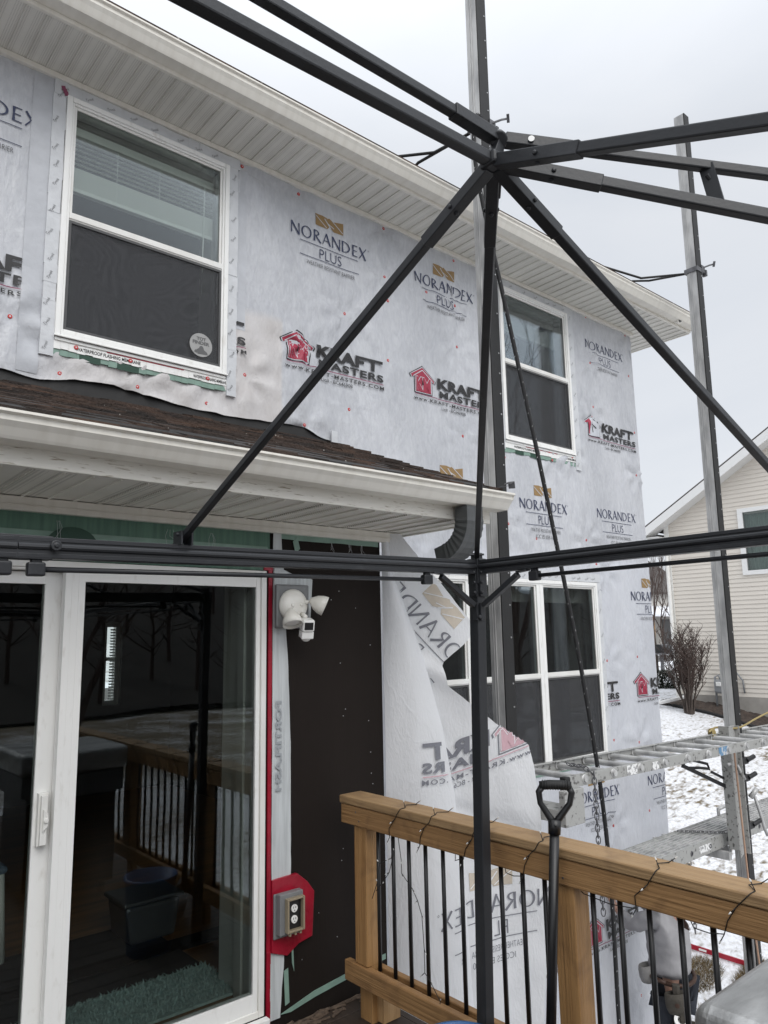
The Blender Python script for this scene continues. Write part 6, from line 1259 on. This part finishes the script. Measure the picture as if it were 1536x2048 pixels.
bd = skin_mesh('body', B, E_, 'skin', pe)
for v in bd.data.vertices:   # keep the body well inside the clothes at the waist
    p = v.co+WL[pe.name]
    if -3.0 < p.z < -2.5: c_ = PC-WL[pe.name]; v.co.x = c_.x+(v.co.x-c_.x)*.7; v.co.y = c_.y+(v.co.y-c_.y)*.7
H = {'hem': (P(0, .0, -2.75), .178), 'wai': (P(0, .0, -2.64), .182), 'mid': (P(0, .0, -2.50), .178), 'che': (P(0, .0, -2.36), .182), 'col': (P(0, .015, -2.21), .10), 'hoo': (P(0, -.05, -2.175), .085), 'shl': (shl+Vector((0, 0, -.01)), .096), 'ual': (shl.lerp(ell, .5), .078), 'ell': (ell, .070), 'fal': (ell.lerp(hl, .45), .056), 'wrl': (ell.lerp(hl, .72), .042), 'shr': (shr+Vector((0, 0, -.01)), .096), 'uar': (shr.lerp(elr, .5), .078), 'elr': (elr, .068), 'wrr': (elr.lerp(hr, .72), .044)}
hd = skin_mesh('sweatshirt', H, [('hem', 'wai'), ('wai', 'mid'), ('mid', 'che'), ('che', 'col'), ('col', 'hoo'), ('che', 'shl'), ('shl', 'ual'), ('ual', 'ell'), ('ell', 'fal'), ('fal', 'wrl'), ('che', 'shr'), ('shr', 'uar'), ('uar', 'elr'), ('elr', 'wrr')], 'hoodie', pe, 3)
for v in hd.data.vertices:   # cloth folds
    p = v.co+WL[pe.name]; q = .012*noise.noise((p.x*7, p.y*7, p.z*11))+.011*noise.noise((p.x*15+p.z*11, p.y*15, p.z*9))-.010*abs(noise.noise((p.x*11-p.z*14, p.y*11, p.z*6))); v.co += v.normal*q
T_ = {'pel': (P(0, 0, -2.73), .178), 'hil': (P(.082, .0, -2.87), .128), 'thl': (P(.10, .02, -3.08), .105), 'knl': (P(.11, .03, -3.27), .088), 'cal': (P(.115, .0, -3.48), .080), 'anl': (P(.12, -.02, gzp+.08), .076), 'hir': (P(-.082, .0, -2.87), .128), 'thr': (P(-.10, .02, -3.08), .105), 'knr': (P(-.11, .04, -3.27), .088), 'car': (P(-.12, .0, -3.48), .080), 'anr': (P(-.13, .0, gzp+.08), .076)}
tr_ = skin_mesh('trousers', T_, [('pel', 'hil'), ('hil', 'thl'), ('thl', 'knl'), ('knl', 'cal'), ('cal', 'anl'), ('pel', 'hir'), ('hir', 'thr'), ('thr', 'knr'), ('knr', 'car'), ('car', 'anr')], 'trousers', pe)
for v in tr_.data.vertices: p = v.co+WL[pe.name]; v.co += v.normal*.009*noise.noise((p.x*9, p.y*9, p.z*14))
for l, f in ((.12, 0), (-.135, .02)):
    mb = MB(); b = P(l, f, gzp+.012); q = lambda a, c, z: b+L2*a+F_*c+Vector((0, 0, z))
    prof = [(-.09, .045, .10), (-.02, .05, .115), (.06, .048, .095), (.14, .05, .075), (.18, .03, .055)]; vs = []
    for c, w_, h_ in prof: vs += [q(-w_, c, 0), q(w_, c, 0), q(w_*.85, c, h_*.7), q(w_*.4, c, h_), q(-w_*.4, c, h_), q(-w_*.85, c, h_*.7)]
    fs = [(i*6+k, i*6+(k+1) % 6, (i+1)*6+(k+1) % 6, (i+1)*6+k) for i in range(4) for k in range(6)]+[(5, 4, 3, 2, 1, 0), tuple(range(24, 30))]; mb.add(vs, fs); mb.build('boot', 'boot', pe, bevel=.012)
mb = MB(); c = P(0, .06, -2.02)
mb.add(*[(lambda V, Fc: V)(None, None)] if False else ([tuple(c+L2*(.098*math.cos(R(a))*math.cos(R(b)))+F_*(.112*math.sin(R(a))*math.cos(R(b))-.004)+Vector((0, 0, .118*math.sin(R(b))))) for b in range(0, 91, 15) for a in range(0, 360, 20)], [(i*18+k, i*18+(k+1) % 18, (i+1)*18+(k+1) % 18, (i+1)*18+k) for i in range(6) for k in range(18)])); mb.add([tuple(c+L2*(.098*math.cos(R(a)))+F_*(.112*math.sin(R(a))-.004)+Vector((0, 0, zz))) for zz in (.004, -.05) for a in range(195, 346, 15)], [(k, k+1, 11+k+1, 11+k) for k in range(10)]); mb.build('hair', 'hair', pe, smooth=True)
for s_ in (-1, 1): mb = MB(); mb.lathe([(.002, -.010), (.010, -.004), (.010, .004), (.002, .010)], P(.032*s_, .150, -2.025), F_, 12); mb.build('eye', 'whiteplastic', pe, smooth=True)
mb = MB(); mb.tube([P(.022*math.cos(R(a)), .150, -2.085+.003*math.sin(R(a))) for a in range(0, 181, 30)], .005, 6); mb.build('mouth', 'redlevel', pe, smooth=True)
mb = MB(); mb.tube([P(.180*math.cos(R(a)), .180*math.sin(R(a)), -2.735+.012*math.sin(R(a*2))) for a in range(0, 361, 20)], .017, 6); mb.build('tool_belt', 'leather', pe, smooth=True)
cv = Vector((-.86, -.5, 0)).normalized(); ev = Vector((.5, -.86, 0)).normalized()
def pouch(c, w_, d, h, mat, nm='tool_pouch', rim=None):
    c = Vector(c); mb = MB(); vs = []
    for k, (zz, s_) in enumerate(((0, 1.0), (-h*.35, 1.04), (-h*.75, .95), (-h, .74))):
        for a in range(0, 360, 30): vs.append(c+ev*(w_/2*s_*math.cos(R(a)))+cv*(d/2*s_*math.sin(R(a)))+Vector((0, 0, zz+.014*math.cos(R(a))*(1 if k == 0 else 0))))
    n_ = 12; fs = [(i*n_+k, i*n_+(k+1) % n_, (i+1)*n_+(k+1) % n_, (i+1)*n_+k) for i in range(3) for k in range(n_)]+[tuple(range(3*n_, 4*n_))]; mb.add(vs, fs)
    o = mb.build(nm, mat, pe, smooth=True); so_ = o.modifiers.new('thick', 'SOLIDIFY'); so_.thickness = .006; return o
pk1 = PC+cv*.215+ev*.03; pouch((pk1.x, pk1.y, -2.775), .175, .09, .155, 'olive'); pk2 = PC+cv*.23+ev*.075; pouch((pk2.x, pk2.y, -2.985), .20, .12, .22, 'olive'); pk3 = PC-ev*.185+cv*.05; pouch((pk3.x, pk3.y, -2.66), .12, .12, .13, 'pouchgrey')
mb = MB(); mb.tube([(pk1.x, pk1.y, -2.72), (pk1.x, pk1.y, -2.78)], .03, 6); mb.build('pouch_strap', 'olive', pe); mb = MB(); mb.tube([(pk1.x+.02, pk1.y-.03, -2.86), (pk2.x, pk2.y, -2.98)], .035, 6); mb.build('pouch_strap', 'olive', pe)
mb = MB(); c = pk2+Vector((0, 0, -2.965))+cv*.01; mb.lathe([(.030, -.030), (.056, -.030), (.056, .030), (.030, .030), (.030, -.030)], c-ev*.02, (cv*.75+Vector((0, 0, .65))), 22); tag(mb.build('tape_roll', 'whiteplastic', None, smooth=False), 'roll of white tape sticking out of the worker pouch', 'tape roll')
mb = MB(); mb.lathe([(.016, 0), (.018, .003), (.012, .005)], Vector((pk1.x, pk1.y, -2.85))+cv*.046, cv, 14); mb.build('pouch_emblem', 'leather', pe)
